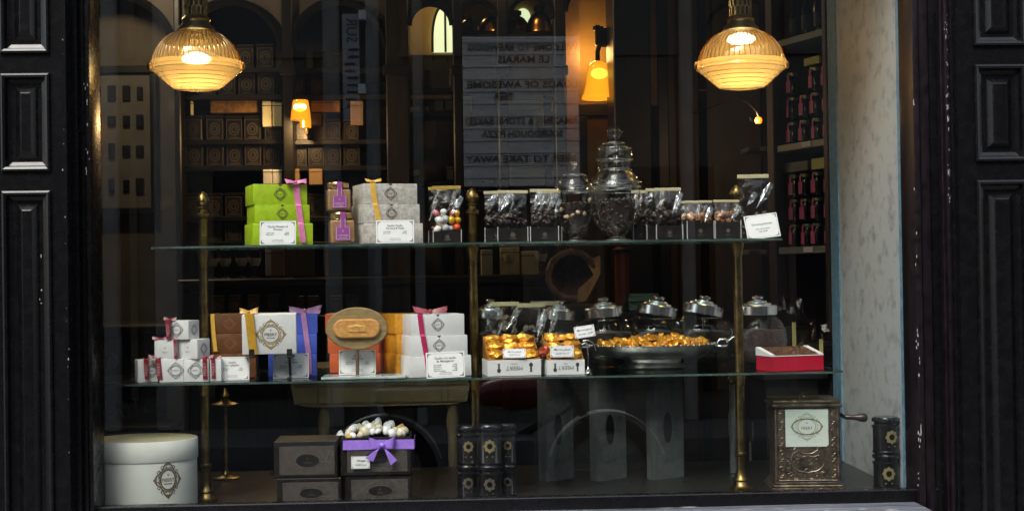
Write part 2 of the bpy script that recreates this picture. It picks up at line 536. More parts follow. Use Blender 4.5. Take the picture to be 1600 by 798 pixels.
YP = -0.12
def pilaster(label, ux0, ux1, pu0, pu1, panels, m):
    x0 = W(ux0, 400, YP).x; x1 = W(ux1, 400, YP).x
    px0 = W(pu0, 190, YP).x; px1 = W(pu1, 190, YP).x
    t = thing('shopfront_pilaster', label, 'pilaster', ((x0 + x1) / 2, YP, 0))
    zs = []
    for (va, vb) in panels:
        um = (pu0 + pu1) / 2
        zs.append((W(um, vb, YP).z, W(um, va, YP).z))
    b = MB()
    lo = 0.0
    rails = sorted(zs)
    prev = 0.0
    for (za, zb) in rails:
        b.box(px0, px1, YP, 0.10, prev, za); prev = zb
    b.box(px0, px1, YP, 0.10, prev, 3.9)
    b.box(x0, px0, YP, 0.10, 0, 3.9)
    b.box(px1, x1, YP, 0.10, 0, 3.9)
    b.build('pilaster_frame', m, t, world=True)
    for (za, zb) in zs:
        p = MB()
        raised_panel(p, px0, px1, za, zb, YP)
        p.build('raised_panel', m, t, world=True)
    return t
pilaster('black gloss panelled pilaster at the left edge of the shop window', -60, 106, 2, 79,
         [(-150, 84), (115, 268), (298, 1100)], M['black_paint'])
pr_ = pilaster('black panelled pilaster with scuffed inner edge right of the marble wall', 1500, 1668, 1522, 1602,
         [(-150, 72), (101, 252), (281, 1100)], M['black_paint'])
# the rubbed and chipped paint of the right pilaster's inner edge
rng = random.Random(3)
def chips(parent, u, v0, v1, n, y, s):
    c = MB()
    for k in range(n):
        v = rng.uniform(v0, v1)
        p = W(u + rng.gauss(0, 1.6) + (v - 300) * 0.016, v, y)
        hgt = rng.uniform(0.3, 1.0) * s * (3 if rng.random() < 0.2 else 1)
        c.prism([(p.x - 0.0006, p.z - hgt), (p.x + rng.uniform(.0004, .0016), p.z - hgt * .6), (p.x + 0.0008, p.z + hgt), (p.x - 0.0009, p.z + hgt * .5)], y - 0.0006, y)
    return c.build('paint_chips', M['chip'], parent, world=True)
# moulded reveals and window frame
wf = thing('window_frame', 'black moulded frame round the big display window', 'window frame', (0, 0, Z_FLOOR))
def post(u0, u1, y0, y1, m, name='stile', v=400, bev=0.004):
    b = MB()
    xa = W(u0, v, y0).x; xb = W(u1, v, y0).x
    b.box(xa, xb, y0, y1, 0.0, 3.9, bev=bev, seg=2)
    return b.build(name, m, wf, world=True, smooth=40)
post(107, 124, -0.06, 0.1, M['black_paint'])
post(124, 135, -0.035, 0.1, M['black_paint'], 'bead')
post(135, 142.5, -0.055, 0.07, M['black_paint'], 'bead')
post(1431, 1441, -0.055, 0.07, M['black_paint_worn'], 'bead')
post(1441, 1456, -0.035, 0.1, M['black_paint_worn'])
post(1456, 1474, -0.02, 0.1, M['black_paint'], 'stile')
post(1474, 1481, -0.045, 0.1, M['black_paint_worn'], 'bead')
post(1481, 1490, -0.07, 0.1, M['black_paint_worn'], 'bead')
post(1490, 1499.5, -0.09, 0.1, M['black_paint'], 'bead')
chips(wf, 1430, 150, 760, 26, -0.0555, 0.006)
chips(wf, 1484, 20, 330, 55, -0.0705, 0.004)
chips(wf, 1478, 330, 780, 30, -0.0455, 0.004)
chips(wf, 62, 390, 480, 5, -0.1205, 0.004)
chips(wf, 101, 40, 780, 14, -0.1205, 0.002)
chips(wf, 137, 120, 280, 12, -0.0555, 0.006)
b = MB()
xl, xr = W(125, 780, 0).x, W(1462, 780, 0).x
b.box(xl, xr, -0.03, 0.011, 0.70, 0.859, bev=0.003)
b.box(xl, xr, 0.0111, 0.03, 0.70, Z_FLOOR - 0.001)
b.build('bottom_rail', M['black_paint'], wf, world=True)
b = MB(); b.box(xl, xr, -0.03, 0.05, 2.62, 3.9)
b.build('top_rail', M['black_paint'], wf, world=True)
# pane
b = MB(); b.box(W(139, 400, 0).x, W(1436, 400, 0).x, 0.012, 0.018, Z_FLOOR + 0.001, 2.618)
pn = b.build('window_pane', M['pane'])
tag(pn, 'large clear pane of the display window reflecting the street', 'window glass')
# sill
ws = thing('window_sill', 'worn blue grey painted sill running below the display window', 'window sill', (0, -0.15, 0))
b = MB()
b.box(W(112, 790, 0).x, W(1425, 790, 0).x, -0.20, -0.031, 0.78, 0.824, bev=0.006, seg=2)
b.build('sill_board', M['sill'], ws, world=True, smooth=40)
b = MB()
for k in range(70):
    x_ = rng.uniform(xl + .4, xr - .16); y_ = -0.195 + abs(rng.gauss(0, .035)) if k % 2 else rng.uniform(-.19, -.035)
    l_, w_ = rng.uniform(.004, .028), rng.uniform(.0015, .005)
    b.add([(x_ - l_, y_, .8245), (x_ - l_ * .2, y_ - w_, .8245), (x_ + l_, y_ - w_ * .3, .8245), (x_ + l_ * .4, y_ + w_, .8245), (x_ - l_ * .6, y_ + w_ * .7, .8245)], [(0, 1, 2, 3, 4)])
b.build('paint_flakes', M['chip'], ws, world=True)
b = MB()
b.box(W(112, 790, 0).x, W(1458, 790, 0).x, -0.17, -0.034, 0.0, 0.794)
b.build('stall_riser', M['black_paint'], ws, world=True)

# ------------------------------------------------------------------ display bay
xm = W(1425, 600, 0.06).x
XL = W(139, 400, 0.02).x
b = MB(); b.box(XL - 0.35, xm + 0.03, 0.031, 0.88, Z_FLOOR - 0.03, Z_FLOOR)
b.box(XL - 0.35, xm + 0.03, 0.82, 0.86, 0.0, Z_FLOOR - 0.031)
dp = b.build('display_platform', M['display_floor'])
tag(dp, 'low dark platform carrying the floor row of the window display', 'platform')
mw = thing('marble_side_wall', 'pale grey veined marble side wall of the display with blue borders', 'wall', (xm, 0.45, 0))
b = MB(); b.box(xm, xm + 0.025, 0.072, 0.89, Z_FLOOR + 0.001, 3.2)
b.build('marble_slab', M['marble'], mw, world=True)
b = MB(); b.box(xm - 0.004, xm + 0.03, 0.045, 0.145, Z_FLOOR + 0.001, 3.2, bev=0.002)
b.build('border_strip', M['marble_border'], mw, world=True)
b = MB(); b.box(xm - 0.004, xm + 0.03, 0.79, 0.895, Z_FLOOR + 0.001, 3.2, bev=0.002)
b.build('border_strip', M['marble_border'], mw, world=True)

# glass shelves and brass posts
def shelf(label, u0, u1, z, y0, y1, v):
    x0 = XU(u0, y0, z); x1 = XU(u1, y0, z)
    t = thing('glass_shelf', label, 'shelf', ((x0 + x1) / 2, (y0 + y1) / 2, z - 0.008))
    c = 0.03
    poly = [(x0 + c, y0), (x1 - c, y0), (x1, y0 + c), (x1, y1), (x0, y1), (x0, y0 + c)]
    b = MB()
    n = len(poly)
    b.add([(p[0], p[1], z - 0.006) for p in poly] + [(p[0], p[1], z) for p in poly],
          [tuple(range(n - 1, -1, -1)), tuple(range(n, 2 * n))])
    b.build('glass_sheet', M['shelf_glass'], t, world=True)
    b = MB()
    b.add([(p[0], p[1], z - 0.006) for p in poly] + [(p[0], p[1], z) for p in poly],
          [(i, (i + 1) % n, (i + 1) % n + n, i + n) for i in range(n)])
    b.build('polished_edge', M['shelf_edge'], t, world=True)
    return t
shelf('upper glass shelf carrying the green boxes and glass jars', 233, 1226, Z_S1 - 0.0005, 0.09, 0.50, 380)
shelf('lower glass shelf carrying the gold sweets tray', 178, 1322, Z_S2 - 0.0005, 0.09, 0.64, 590)

def brass_post(label, u, v):
    y = 0.25
    x = XU(u, y, 1.35)
    t = thing('brass_post', label, 'post', (x, y, Z_FLOOR), group='brass posts holding the glass shelves')
    r = 0.0135
    b = MB()
    b.lathe([(r, 0.05), (r, Z_S1 - Z_FLOOR + 0.03)], 20)
    b.build('post_tube', M['brass'], t, smooth=40)
    b = MB()
    b.lathe([(0.034, 0.0005), (0.034, 0.008), (0.026, 0.014), (0.022, 0.026), (0.026, 0.03), (0.019, 0.038), (0.0145, 0.055), (0.0139, 0.06)], 24)
    b.build('post_base', M['brass'], t, smooth=35)
    for zc in (0.11, Z_S2 - Z_FLOOR, Z_S1 - Z_FLOOR):
        b = MB()
        if zc == 0.11:
            b.lathe([(0.0137, 0.10), (0.018, 0.104), (0.018, 0.110), (0.0137, 0.114)], 20)
        else:
            b.lathe([(0.0137, zc - 0.05), (0.016, zc - 0.045), (0.016, zc - 0.03), (0.019, zc - 0.022), (0.019, zc - 0.0095)], 20)
        b.build('collar', M['brass'], t, smooth=35)
    z0 = Z_S1 - Z_FLOOR + 0.031
    b = MB()
    z1 = z0 + 0.055
    b.lathe([(0.0137, z0), (0.0137, z1), (0.020, z1 + 0.004), (0.020, z1 + 0.011), (0.012, z1 + 0.017), (0.011, z1 + 0.026), (0.016, z1 + 0.030),
             (0.010, z1 + 0.035)], 20)
    b.lathe([(0.008, z1 + 0.034), (0.017, z1 + 0.043), (0.0195, z1 + 0.052), (0.017, z1 + 0.063), (0.011, z1 + 0.073), (0.003, z1 + 0.080)], 24,
            mod=lambda a, i: 1 + 0.10 * math.cos(8 * a + i * math.pi))
    b.build('pineapple_finial', M['brass'], t, smooth=30)
    return t
brass_post('brass shelf post left of the brown gift boxes', 319, 300)
brass_post('brass shelf post between the bag of bright sweets and dark chocolates', 740.5, 300)
brass_post('brass shelf post in front of the right end of the silver tray', 1154, 300)

# the house front carries on to both sides
for (xa, xb, l_) in ((-9, W(-60, 400, YP).x - .002, 'dark painted house front left of the shop window'), (W(1668, 400, YP).x + .002, 9, 'dark painted house front right of the shop window')):
    t = thing('facade_wall', l_, 'wall', ((xa + xb) / 2, 0, 0))
    b = MB(); b.box(xa, xb, -0.05, 0.11, 0.0, 3.9); b.build('wall_face', M['black_paint'], t, world=True)
    b = MB(); b.box(xa, xb, -0.09, -0.051, 0.0, 0.45, bev=.006); b.build('plinth_course', M['black_paint'], t, world=True)
# ------------------------------------------------------------------ the room behind
b = MB(); b.box(-4.2, 3.2, 0.9, 5.2, -0.06, 0.0)
structure(b, 'shop_floor', M['room_floor'])
b = MB(); b.box(-4.2, 3.2, 0.12, 5.2, 3.35, 3.45)
structure(b, 'ceiling', M['taupe'])
b = MB(); b.box(-4.2, 3.2, 5.1, 5.2, 0, 3.35)
structure(b, 'wall_back', M['dark_wood'])
b = MB(); b.box(-4.3, -4.2, 0.12, 5.2, 0, 3.45)
structure(b, 'wall_left', M['taupe'])
b = MB(); b.box(3.2, 3.3, 0.12, 5.2, 0, 3.45)
structure(b, 'wall_right', M['dark_wood'])

YA = 3.0
def arch_bay(label, u0, u1, vapex, m, y=YA, thick=0.10, ring=True):
    x0 = W(u0, 60, y).x; x1 = W(u1, 60, y).x
    r = (x1 - x0) / 2; cx = (x0 + x1) / 2
    zt = W((u0 + u1) / 2, vapex, y).z
    zs = zt - r
    t = thing('arched_bay', label, 'arch', (cx, y, 0))
    n = 20
    arc = [(cx - r * math.cos(math.pi * k / n), zs + r * math.sin(math.pi * k / n)) for k in range(n + 1)]
    top = 3.349
    b = MB()
    for k in range(n):
        a, c = arc[k], arc[k + 1]
        b.prism([a, c, (c[0], top), (a[0], top)], y, y + thick)
    b.build('spandrel', m, t, world=True)
    if ring:
        b = MB()
        w = 0.022
        pts = [(cx - (r) * math.cos(math.pi * k / n), zs + (r) * math.sin(math.pi * k / n)) for k in range(n + 1)]
        b.tube([(p[0], y - 0.008, p[1]) for p in pts], w, 6)
        b.build('archivolt', M['matte_black'], t, world=True, smooth=40)
    return t
def column(label, u0, u1, m, y=YA - 0.03, thick=0.16, mold=True):
    x0 = W(u0, 60, y).x; x1 = W(u1, 60, y).x
    t = thing('timber_column', label, 'column', ((x0 + x1) / 2, y, 0))
    b = MB(); b.box(x0, x1, y, y + thick, 0, 3.348, bev=0.006)
    b.build('shaft', m, t, world=True)
    if mold:
        b = MB()
        z = W(u0, 118, y).z
        b.box(x0 - 0.012, x1 + 0.012, y - 0.014, y - 0.001, z, z + 0.05, bev=0.004)
        b.build('capital', M['black_wood'], t, world=True)
    return t
arch_bay('wide arch framing the brown wall with the framed moulds', 90, 272, -6, M['taupe'])
arch_bay('arch over shelves of dark tins behind the left pendant lamp', 280, 440, 4, M['taupe'])
arch_bay('arch over dark shelves around the small amber shaded lamp', 457, 602, 3, M['taupe'])
arch_bay('narrow arch opening to the bright arched window', 638, 708, 5, M['dark_wood'])
arch_bay('small arch around the left copper domes', 721, 777, 0, M['black_wood'])
arch_bay('small arch around the right copper domes', 793, 866, -6, M['black_wood'])
arch_bay('arch over the ochre wall with the bell shaped wall lamp', 882, 962, -22, M['dark_wood'])
column('dark timber column at the right of the brown wall', 271, 281, M['black_wood'])
column('dark timber column between the two arches of dark tins', 440, 457, M['black_wood'])
column('broad brown timber column left of the narrow arch', 602, 638, M['dark_wood'])
column('black timber column beside the reflected letter board', 707, 722, M['black_wood'])
column('black timber column between the copper domes', 777, 793, M['black_wood'])
column('dark timber column left of the ochre wall', 866, 883, M['dark_wood'])
column('wide black column right of the bell shaped wall lamp', 958, 1016, M['black_wood'], y=2.75, thick=0.3, mold=False)

# brown wall in the left bay and its framed moulds
y = 3.2
b = MB(); b.box(-4.19, W(276, 60, y).x, y, y + 0.05, 0, 3.348)
tag(b.build('plaster_wall', M['taupe']), 'brown plaster wall at the far left behind the framed moulds', 'wall')
y = 3.16
x0, x1 = W(128, 220, y).x, W(247, 220, y).x
z0, z1 = W(190, 336, y).z, W(190, 104, y).z
fr = thing('framed_display', 'dark framed display of small moulds in rows on the brown wall', 'picture', ((x0 + x1) / 2, y, z0))
b = MB()
w = PX(y) * 11
for q in ((x0, x1, z0, z0 + w), (x0, x1, z1 - w, z1), (x0, x0 + w, z0 + w, z1 - w), (x1 - w, x1, z0 + w, z1 - w)):
    b.box(q[0], q[1], y - 0.02, y + 0.03, q[2], q[3], bev=0.004)
b.build('frame', M['black_wood'], fr, world=True)
b = MB(); b.box(x0 + w, x1 - w, y, y + 0.02, z0 + w, z1 - w)
b.build('backing', mat('grey mount board', (0.15, 0.135, 0.11), 0.7, var=0.15), fr, world=True)
rng = random.Random(5)
for j, v in enumerate((146, 190, 236, 290)):
    for i, u in enumerate((152, 175, 198, 219)):
        p = W(u, v, y)
        k = PX(y)
        b = MB()
        hw, hh = k * rng.uniform(4.5, 6.5), k * rng.uniform(8, 12)
        b.box(p.x - hw, p.x + hw, y - 0.014, y - 0.001, p.z - hh, p.z + hh, bev=0.004)
        b.box(p.x - hw * .5, p.x + hw * .5, y - 0.018, y - 0.0145, p.z - hh * .6, p.z + hh * .6, bev=0.0015)
        b.build('mould', M['black_wood'], fr, world=True)

# back panel and shelves behind the tin arches
y = 3.45
xa, xb = W(281, 60, y).x, W(640, 60, y).x
b = MB(); b.box(xa, xb, y, y + 0.04, 0, 3.348)
tag(b.build('cabinet_back', M['dark_wood']), 'dark panel closing the shelves behind the dark tins', 'panel')
def wshelf(label, u0, u1, v, y0=3.06, y1=3.44, m='black_wood'):
    x0, x1 = W(u0, v, y0).x, W(u1, v, y0).x
    z = W((u0 + u1) / 2, v, y0).z
    b = MB(); b.box(x0, x1, y0, y1, z - 0.025, z, bev=0.003)
    return tag(b.build('wall_shelf', M[m]), label, 'shelf'), z
shelves = {}
for (nm, u0, u1) in (('left', 276, 446), ('right', 452, 606)):
    for (v, wd) in ((106, 'upper'), (148, 'second'), (218, 'third'), (259, 'fourth'), (338, 'fifth'), (377, 'sixth'), (492, 'lowest')):
        o, z = wshelf('%s dark shelf in the %s of the two tin arches' % (wd, nm), u0, u1, v)
        shelves[(nm, v)] = z

# dark tins: one kind, copied
def make_tin(loc, w, h, label, group):
    t = thing('tea_tin', label, 'tin', loc, group=group)
    b = MB(); b.box(-w / 2, w / 2, 0, w * 0.8, 0, h * 0.86, bev=w * 0.04)
    b.build('tin_body', M['tin_black'], t)
    b = MB(); b.box(-w / 2 - .001, w / 2 + .001, -.001, w * .8 + .001, h * 0.865, h, bev=w * 0.04)
    b.build('tin_lid', M['tin_black'], t)
    b = MB()
    e = 0.07 * w
    x, z0, z1 = w / 2 - e, h * .05, h * .82
    b.stroke([(-x, z0), (x, z0), (x, z1), (-x, z1)], w * .045, -0.0012, closed=True)
    cz, rr = (z0 + z1) / 2, w * .27
    b.stroke([(rr * math.cos(a), cz + 1.25 * rr * math.sin(a)) for a in [k * math.pi / 8 for k in range(16)]], w * .06, -0.0012, closed=True)
    b.stroke([(rr * .5 * math.cos(a), cz + .7 * rr * math.sin(a)) for a in [k * math.pi / 4 for k in range(8)]], w * .06, -0.0012, closed=True)
    b.stroke([(-x * .6, z0 + h * .06), (x * .6, z0 + h * .06)], w * .05, -0.0012)
    b.build('tin_label', M['tin_line'], t)
    return t
k = PX(3.1)
rng = random.Random(21)
tins = {}
def tin_at(u, v, wpx, hpx, z, label, group, y=3.1):
    key = (wpx, hpx)
    loc = (W(u, v, y).x, y + rng.uniform(-.01, .02), z + 0.0005)
    if key not in tins:
        tins[key] = make_tin(loc, wpx * k, hpx * k, label, group)
        return tins[key]
    return dup(tins[key], loc, rz=rng.gauss(0, 0.05), label=label, group=group)
EXTRA = True
LG = 'dark tins stacked in the left tin arch'; LR = 'dark tins stacked in the right tin arch'
LB = 'dark tins along the lowest shelf'
for u in (352, 383, 414): tin_at(u, 95, 27, 39, shelves[('left', 106)], 'dark tin with faint pale outline on the upper shelf of the left tin arch', LG)
for u in (294, 324, 355, 385, 416): tin_at(u, 130, 27, 39, shelves[('left', 148)], 'dark tin with faint pale outline on the second shelf of the left tin arch', LG)
for u in (302, 336, 365, 394, 426): tin_at(u, 200, 27, 39, shelves[('left', 218)], 'dark tin with faint pale outline on the third shelf of the left tin arch', LG)
for u in (304, 336, 366, 395, 424): tin_at(u, 240, 27, 39, shelves[('left', 259)], 'dark tin with faint pale outline on the fourth shelf of the left tin arch', LG)
for u in (465, 495): tin_at(u, 130, 18, 28, shelves[('right', 148)], 'small dark tin standing alone on the second shelf of the right tin arch', LR)
for u in (468, 520, 548): tin_at(u, 200, 25, 33, shelves[('right', 218)], 'dark tin with faint pale outline on the third shelf of the right tin arch', LR)
for u in (466, 494, 520, 549): tin_at(u, 240, 27, 39, shelves[('right', 259)], 'dark tin with faint pale outline on the fourth shelf of the right tin arch', LR)
for u in (303, 334, 365): tin_at(u, 320, 27, 37, shelves[('left', 338)], 'dark tin behind the left brass post on the fifth shelf of the left tin arch', LG)
for u in (303, 334, 365): tin_at(u, 360, 27, 37, shelves[('left', 377)], 'dark tin behind the left brass post on the sixth shelf of the left tin arch', LG)
for u in (494, 558): tin_at(u, 320, 27, 37, shelves[('right', 338)], 'dark tin beside the caramel jars on the fifth shelf of the right tin arch', LR)
for u in (468, 498, 530): tin_at(u, 95, 18, 28, shelves[('right', 106)], 'small dark tin on the upper shelf of the right tin arch', LR)
for (s, us) in (('left', (340, 367, 396, 427)), ('right', (466, 489, 524, 550))):
    for u in us: tin_at(u, 475, 18, 30, shelves[(s, 492)], 'small dark tin in the row above the brown and white gift boxes', LB)

# cream, white and brown packets on the shelves, plus two blocks painted as light
def packet(u0, u1, v0, v1, y, m, label, group=None, d=0.05, slit=False):
    p = W((u0 + u1) / 2, v1, y)
    w = (u1 - u0) * PX(y); h = (v1 - v0) * PX(y)
    t = thing('packet', label, 'packet', (p.x, y + d / 2, p.z), group=group)
    b = MB(); b.box(-w / 2, w / 2, -d / 2, d / 2, 0, h, bev=0.003)
    b.build('packet_body', m, t)
    b = MB(); b.box(-w / 2 - .001, w / 2 + .001, -d / 2 - .001, d / 2 + .001, h * .80, h * .80 + .004)
    b.build('packet_seam', M['tin_line'], t)
    return t
cream = mat('pale lacquer board', (0.80, 0.74, 0.46), 0.6, var=0.06)
brownp = mat('brown packet', (0.30, 0.19, 0.10), 0.6, var=0.1)
ochre_glow = mat('ochre painted glow', (0.62, 0.36, 0.07), 0.6, var=0.2, vscale=20)
packet(410, 424, 158, 198, 3.08, cream, 'cream upright packet left of its twin beside the small amber lamp')
packet(426, 441, 158, 198, 3.08, cream, 'cream upright packet nearest the small amber lamp')
packet(411, 425, 265, 288, 3.02, M['white_board'], 'small white packet just above the green boxes, left of its twin')
packet(426, 441, 265, 288, 3.02, M['white_board'], 'small white packet just above the green boxes, right of its twin')
packet(456, 468, 264, 288, 3.02, brownp, 'narrow brown packet above the pink bow')
packet(483, 504, 264, 289, 3.02, brownp, 'wide brown packet right of the pink bow')
packet(486, 531, 158, 175, 3.12, ochre_glow, 'flat ochre painted glow beside the small amber lamp')  # lit area behind the shelves, painted as an ochre block
packet(329, 405, 158, 176, 3.12, mat('mottled brown painted reflection', (0.14, 0.07, 0.03), 0.5, color2=(0.45, 0.25, 0.10), vscale=30), 'long mottled brown painted reflection under the upper tins')  # lights in a mirror, put into the mottled colour of a block
packet(297, 300, 158, 180, 3.08, cream, 'sliver of a white packet at the left end of the tin shelf')
packet(486, 503, 176, 196, 3.1, M['taupe'], 'small taupe packet just right of the small amber lamp')
packet(548, 568, 158, 196, 3.06, mat('bronze packet', (0.26, 0.17, 0.11), 0.5, var=0.2), 'bronze brown packet left of the broad timber column')

# narrow arch: lit passage with a bright arched window
y = 4.4
x0, x1 = W(600, 60, y).x, W(722, 60, y).x
b = MB(); b.box(x0, x1, y, y + 0.05, W(660, 86, y).z, 3.348)
tag(b.build('passage_wall', M['ochre']), 'ochre wall of the passage behind the narrow arch', 'wall')
b = MB(); b.box(x0, x1, y, y + 0.05, 0, W(660, 86, y).z - 0.001)
tag(b.build('passage_dado', M['dark_wood']), 'dark panelling below the bright arched window', 'panelling')
y = 4.37
t = thing('arched_window', 'bright pale arched window seen through the narrow arch', 'window', W(692, 82, y))
cx, zb = W(693, 82, y).x, W(692, 82, y).z
kk = PX(y)
n = 16
half = 17 * kk
poly = [(cx - half, zb), (cx + half, zb)] + [(cx + half * math.cos(a) , zb + 20 * kk + 52 * kk * math.sin(a)) for a in [math.pi * q / n for q in range(n + 1)]]
b = MB(); b.prism(poly, y, y + 0.01)
b.build('lit_glass', mat('lit window glass', (0.5, 0.5, 0.4), 0.4, emis=(0.72, 0.78, 0.45), estr=0.42), t, world=True)
b = MB()
b.box(cx + 1.5 * kk, cx + 5 * kk, y - 0.02, y - 0.001, zb, zb + 71 * kk)
b.tube([(p[0], y - 0.005, p[1]) for p in poly[1:] + [poly[0]]], 2.2 * kk, 6)
b.build('window_bars', M['dark_wood'], t, world=True)
# shelf and packets in the narrow arch
wshelf('reddish lit shelf across the narrow arch', 640, 707, 148, 3.12, 3.4, 'copper')
for (u0, u1, v0, v1, m_, l_) in ((640, 656, 166, 174, M['cream_card'], 'low cream packet at the left of the narrow arch'),
        (666, 670, 165, 174, cream, 'thin pale packet in the middle of the narrow arch'),
        (679, 693, 154, 174, cream, 'cream packet standing on the left in the narrow arch'),
        (696, 707, 153, 172, cream, 'cream packet against the black column in the narrow arch'),
        (645, 657, 263, 274, M['cream_card'], 'small speckled packet above the bag of bright sweets'),
        (698, 708, 260, 281, cream, 'tall cream packet above the bag of bright sweets'),
        (664, 674, 110, 136, M['taupe'], 'grey brown tin high in the narrow arch'),
        (700, 704, 108, 134, M['cream_card'], 'pale sliver of a packet high in the narrow arch')):
    packet(u0, u1, v0, v1, 3.2, m_, l_)
for v, l_ in ((174, 'dark shelf under the cream packets in the narrow arch'), (281, 'dark shelf behind the bag of bright sweets'), (136, 'dark shelf high in the narrow arch')):
    wshelf(l_, 639, 708, v + 1, 3.15, 3.4)
x0, x1 = W(655, 220, 3.3).x, W(700, 220, 3.3).x
t = thing('tall_cabinet', 'tall dark stepped cabinet inside the narrow arch', 'cabinet', ((x0 + x1) / 2, 3.3, 0))
b = MB(); zz = W(670, 214, 3.3).z; b.box(x0, x1 - .04, 3.3, 3.42, 0, zz); b.build('cabinet_base', M['dark_wood'], t, world=True)
b = MB(); b.box(x0 + 0.02, x1 - 0.06, 3.32, 3.42, zz + .001, W(670, 186, 3.3).z); b.build('cabinet_top', M['dark_wood'], t, world=True)

# slate backed bays with cream packets under the copper domes
y = 3.3
x0, x1 = W(720, 60, y).x, W(884, 60, y).x
b = MB(); b.box(x0, x1, y, y + 0.03, 0, W(800, 55, y).z)
tag(b.build('slate_panel', M['slate']), 'dark slate panel behind the cream packets', 'panel')
wshelf('dark shelf carrying the copper domes', 719, 884, 54, 3.0, 3.45)
wshelf('thin dark shelf above the large cream packet', 721, 884, 141, 3.15, 3.29, 'dark_wood')
wshelf('thin dark shelf below the large cream packet', 721, 884, 199, 3.15, 3.29)
wshelf('thin dark shelf behind the tops of the chocolate bags', 721, 884, 292, 3.15, 3.29)
for (u0, u1, v0, v1, m_, l_) in ((722, 738, 148, 198, cream, 'pale green cream packet beside the black column'),
        (739, 774, 149, 170, mat('grey packet', (0.2, 0.21, 0.2), 0.6), 'grey packet left of the large cream packet'),
        (785, 850, 146, 197, cream, 'large cream packet on the shelf in the middle of the window'),
        (861, 864, 156, 174, M['cream_card'], 'thin white upright card right of the large cream packet'),
        (725, 739, 258, 288, mat('speckled blue grey packet', (0.16, 0.22, 0.23), 0.5, color2=(0.42, 0.46, 0.44), vscale=60), 'speckled blue grey packet above the pineapple finial'),
        (788, 852, 257, 289, cream, 'wide cream packet above the dark chocolate bags'),
        (863, 867, 262, 282, M['cream_card'], 'thin white upright card above the dark chocolate bags'),
        (756, 772, 281, 285, M['cream_card'], 'low cream label above the dark chocolate bags')):
    packet(u0, u1, v0, v1, 3.18, m_, l_)
p0 = W(790, 197, 3.12)
t = thing('bread_crate', 'long dark low crate in front of the large cream packet', 'crate', (p0.x, 3.1, p0.z))
b = MB(); kk = PX(3.1)
b.prism([(-62 * kk, -45 * kk), (54 * kk, -45 * kk), (48 * kk, 24 * kk), (-54 * kk, 24 * kk)], 0, 0.04)
b.build('crate_body', M['slate'], t)
# copper domes
def dome(u, v, wpx, hpx, label, y):
    p = W(u, v, y); kk = PX(y)
    r = wpx * kk / 2; h = hpx * kk
    t = thing('copper_dome', label, 'dome', p, group='copper domes under the small arches')
    b = MB(); b.lathe([(r, 0), (r * 1.04, h * .04), (r, h * .1), (r * .96, h * .3), (r * .84, h * .6), (r * .6, h * .85), (r * .34, h * .97), (r * .3, h)], 32)
    b.build('dome_shell', M['copper'], t, smooth=40)
    b = MB(); b.lathe([(r * .3, h * 1.001), (r * .42, h * 1.05), (r * .42, h * 1.25), (r * .2, h * 1.3)], 20)
    b.build('dome_cap', M['brass_dark'], t, smooth=40)
dome(733, 53, 34, 22, 'copper dome at the left under the small arch by the black column', 3.2)
dome(769, 53, 44, 26, 'copper dome standing between the two small arches', 3.08)
dome(806, 53, 44, 28, 'copper dome on the left under the right small arch', 3.15)
dome(843, 53, 42, 34, 'tall copper dome on the right under the right small arch', 3.1)
y = 3.44
p = W(817, 30, y); kk = PX(y)
b = MB(); b.box(W(722, 40, y).x, W(866, 40, y).x, y, y + .03, W(800, 56, y).z, 3.348)
tag(b.build('niche_wall', M['ochre']), 'ochre wall behind the copper domes', 'wall')
t = thing('round_window', 'small pale lit round headed light behind the copper domes', 'window', (p.x, y - 0.012, p.z))
b = MB(); b.lathe([(12 * kk, 0), (12 * kk, .01)], 24, M=RX(R(90)), sy=1.3)
b.build('lit_pane', mat('lit pane', (0.5, 0.5, 0.4), 0.5, emis=(0.60, 0.70, 0.42), estr=0.45), t)

# ochre wall with bell lamp
y = 3.3
b = MB(); b.box(W(882, 60, y).x, W(965, 60, y).x, y, y + 0.04, 0, 3.348)
tag(b.build('ochre_wall', M['ochre']), 'warm ochre wall behind the bell shaped wall lamp', 'wall')
b = MB(); b.box(W(884, 60, 3.22).x, W(906, 60, 3.22).x, 3.22, 3.295, 0, 3.348)
tag(b.build('ochre_pilaster', mat('peach plaster', (0.42, 0.25, 0.13), 0.7, var=0.15)), 'peach coloured pilaster strip left of the bell shaped lamp', 'pilaster')
y = 3.24
x0, x1 = W(904, 220, y).x, W(985, 220, y).x
z1 = W(935, 163, y).z; z0 = W(935, 330, y).z
t = thing('picture_frame', 'dark framed ochre panel hanging below the bell shaped lamp', 'picture', ((x0 + x1) / 2, y, z0))
b = MB(); w = 13 * PX(y)
for q in ((x0, x1, z0, z0 + w), (x0, x1, z1 - w * 1.5, z1), (x0, x0 + w, z0 + w, z1 - w * 1.5), (x1 - w, x1, z0 + w, z1 - w * 1.5)):
    b.box(q[0], q[1], y - 0.03, y + 0.03, q[2], q[3], bev=0.004)
b.build('frame', M['black_wood'], t, world=True)
b = MB(); b.box(x0 + w, x1 - w, y, y + .02, z0 + w, z1 - w * 1.5)
b.build('panel', mat('dull ochre panel', (0.26, 0.18, 0.07), 0.6, var=0.2), t, world=True)

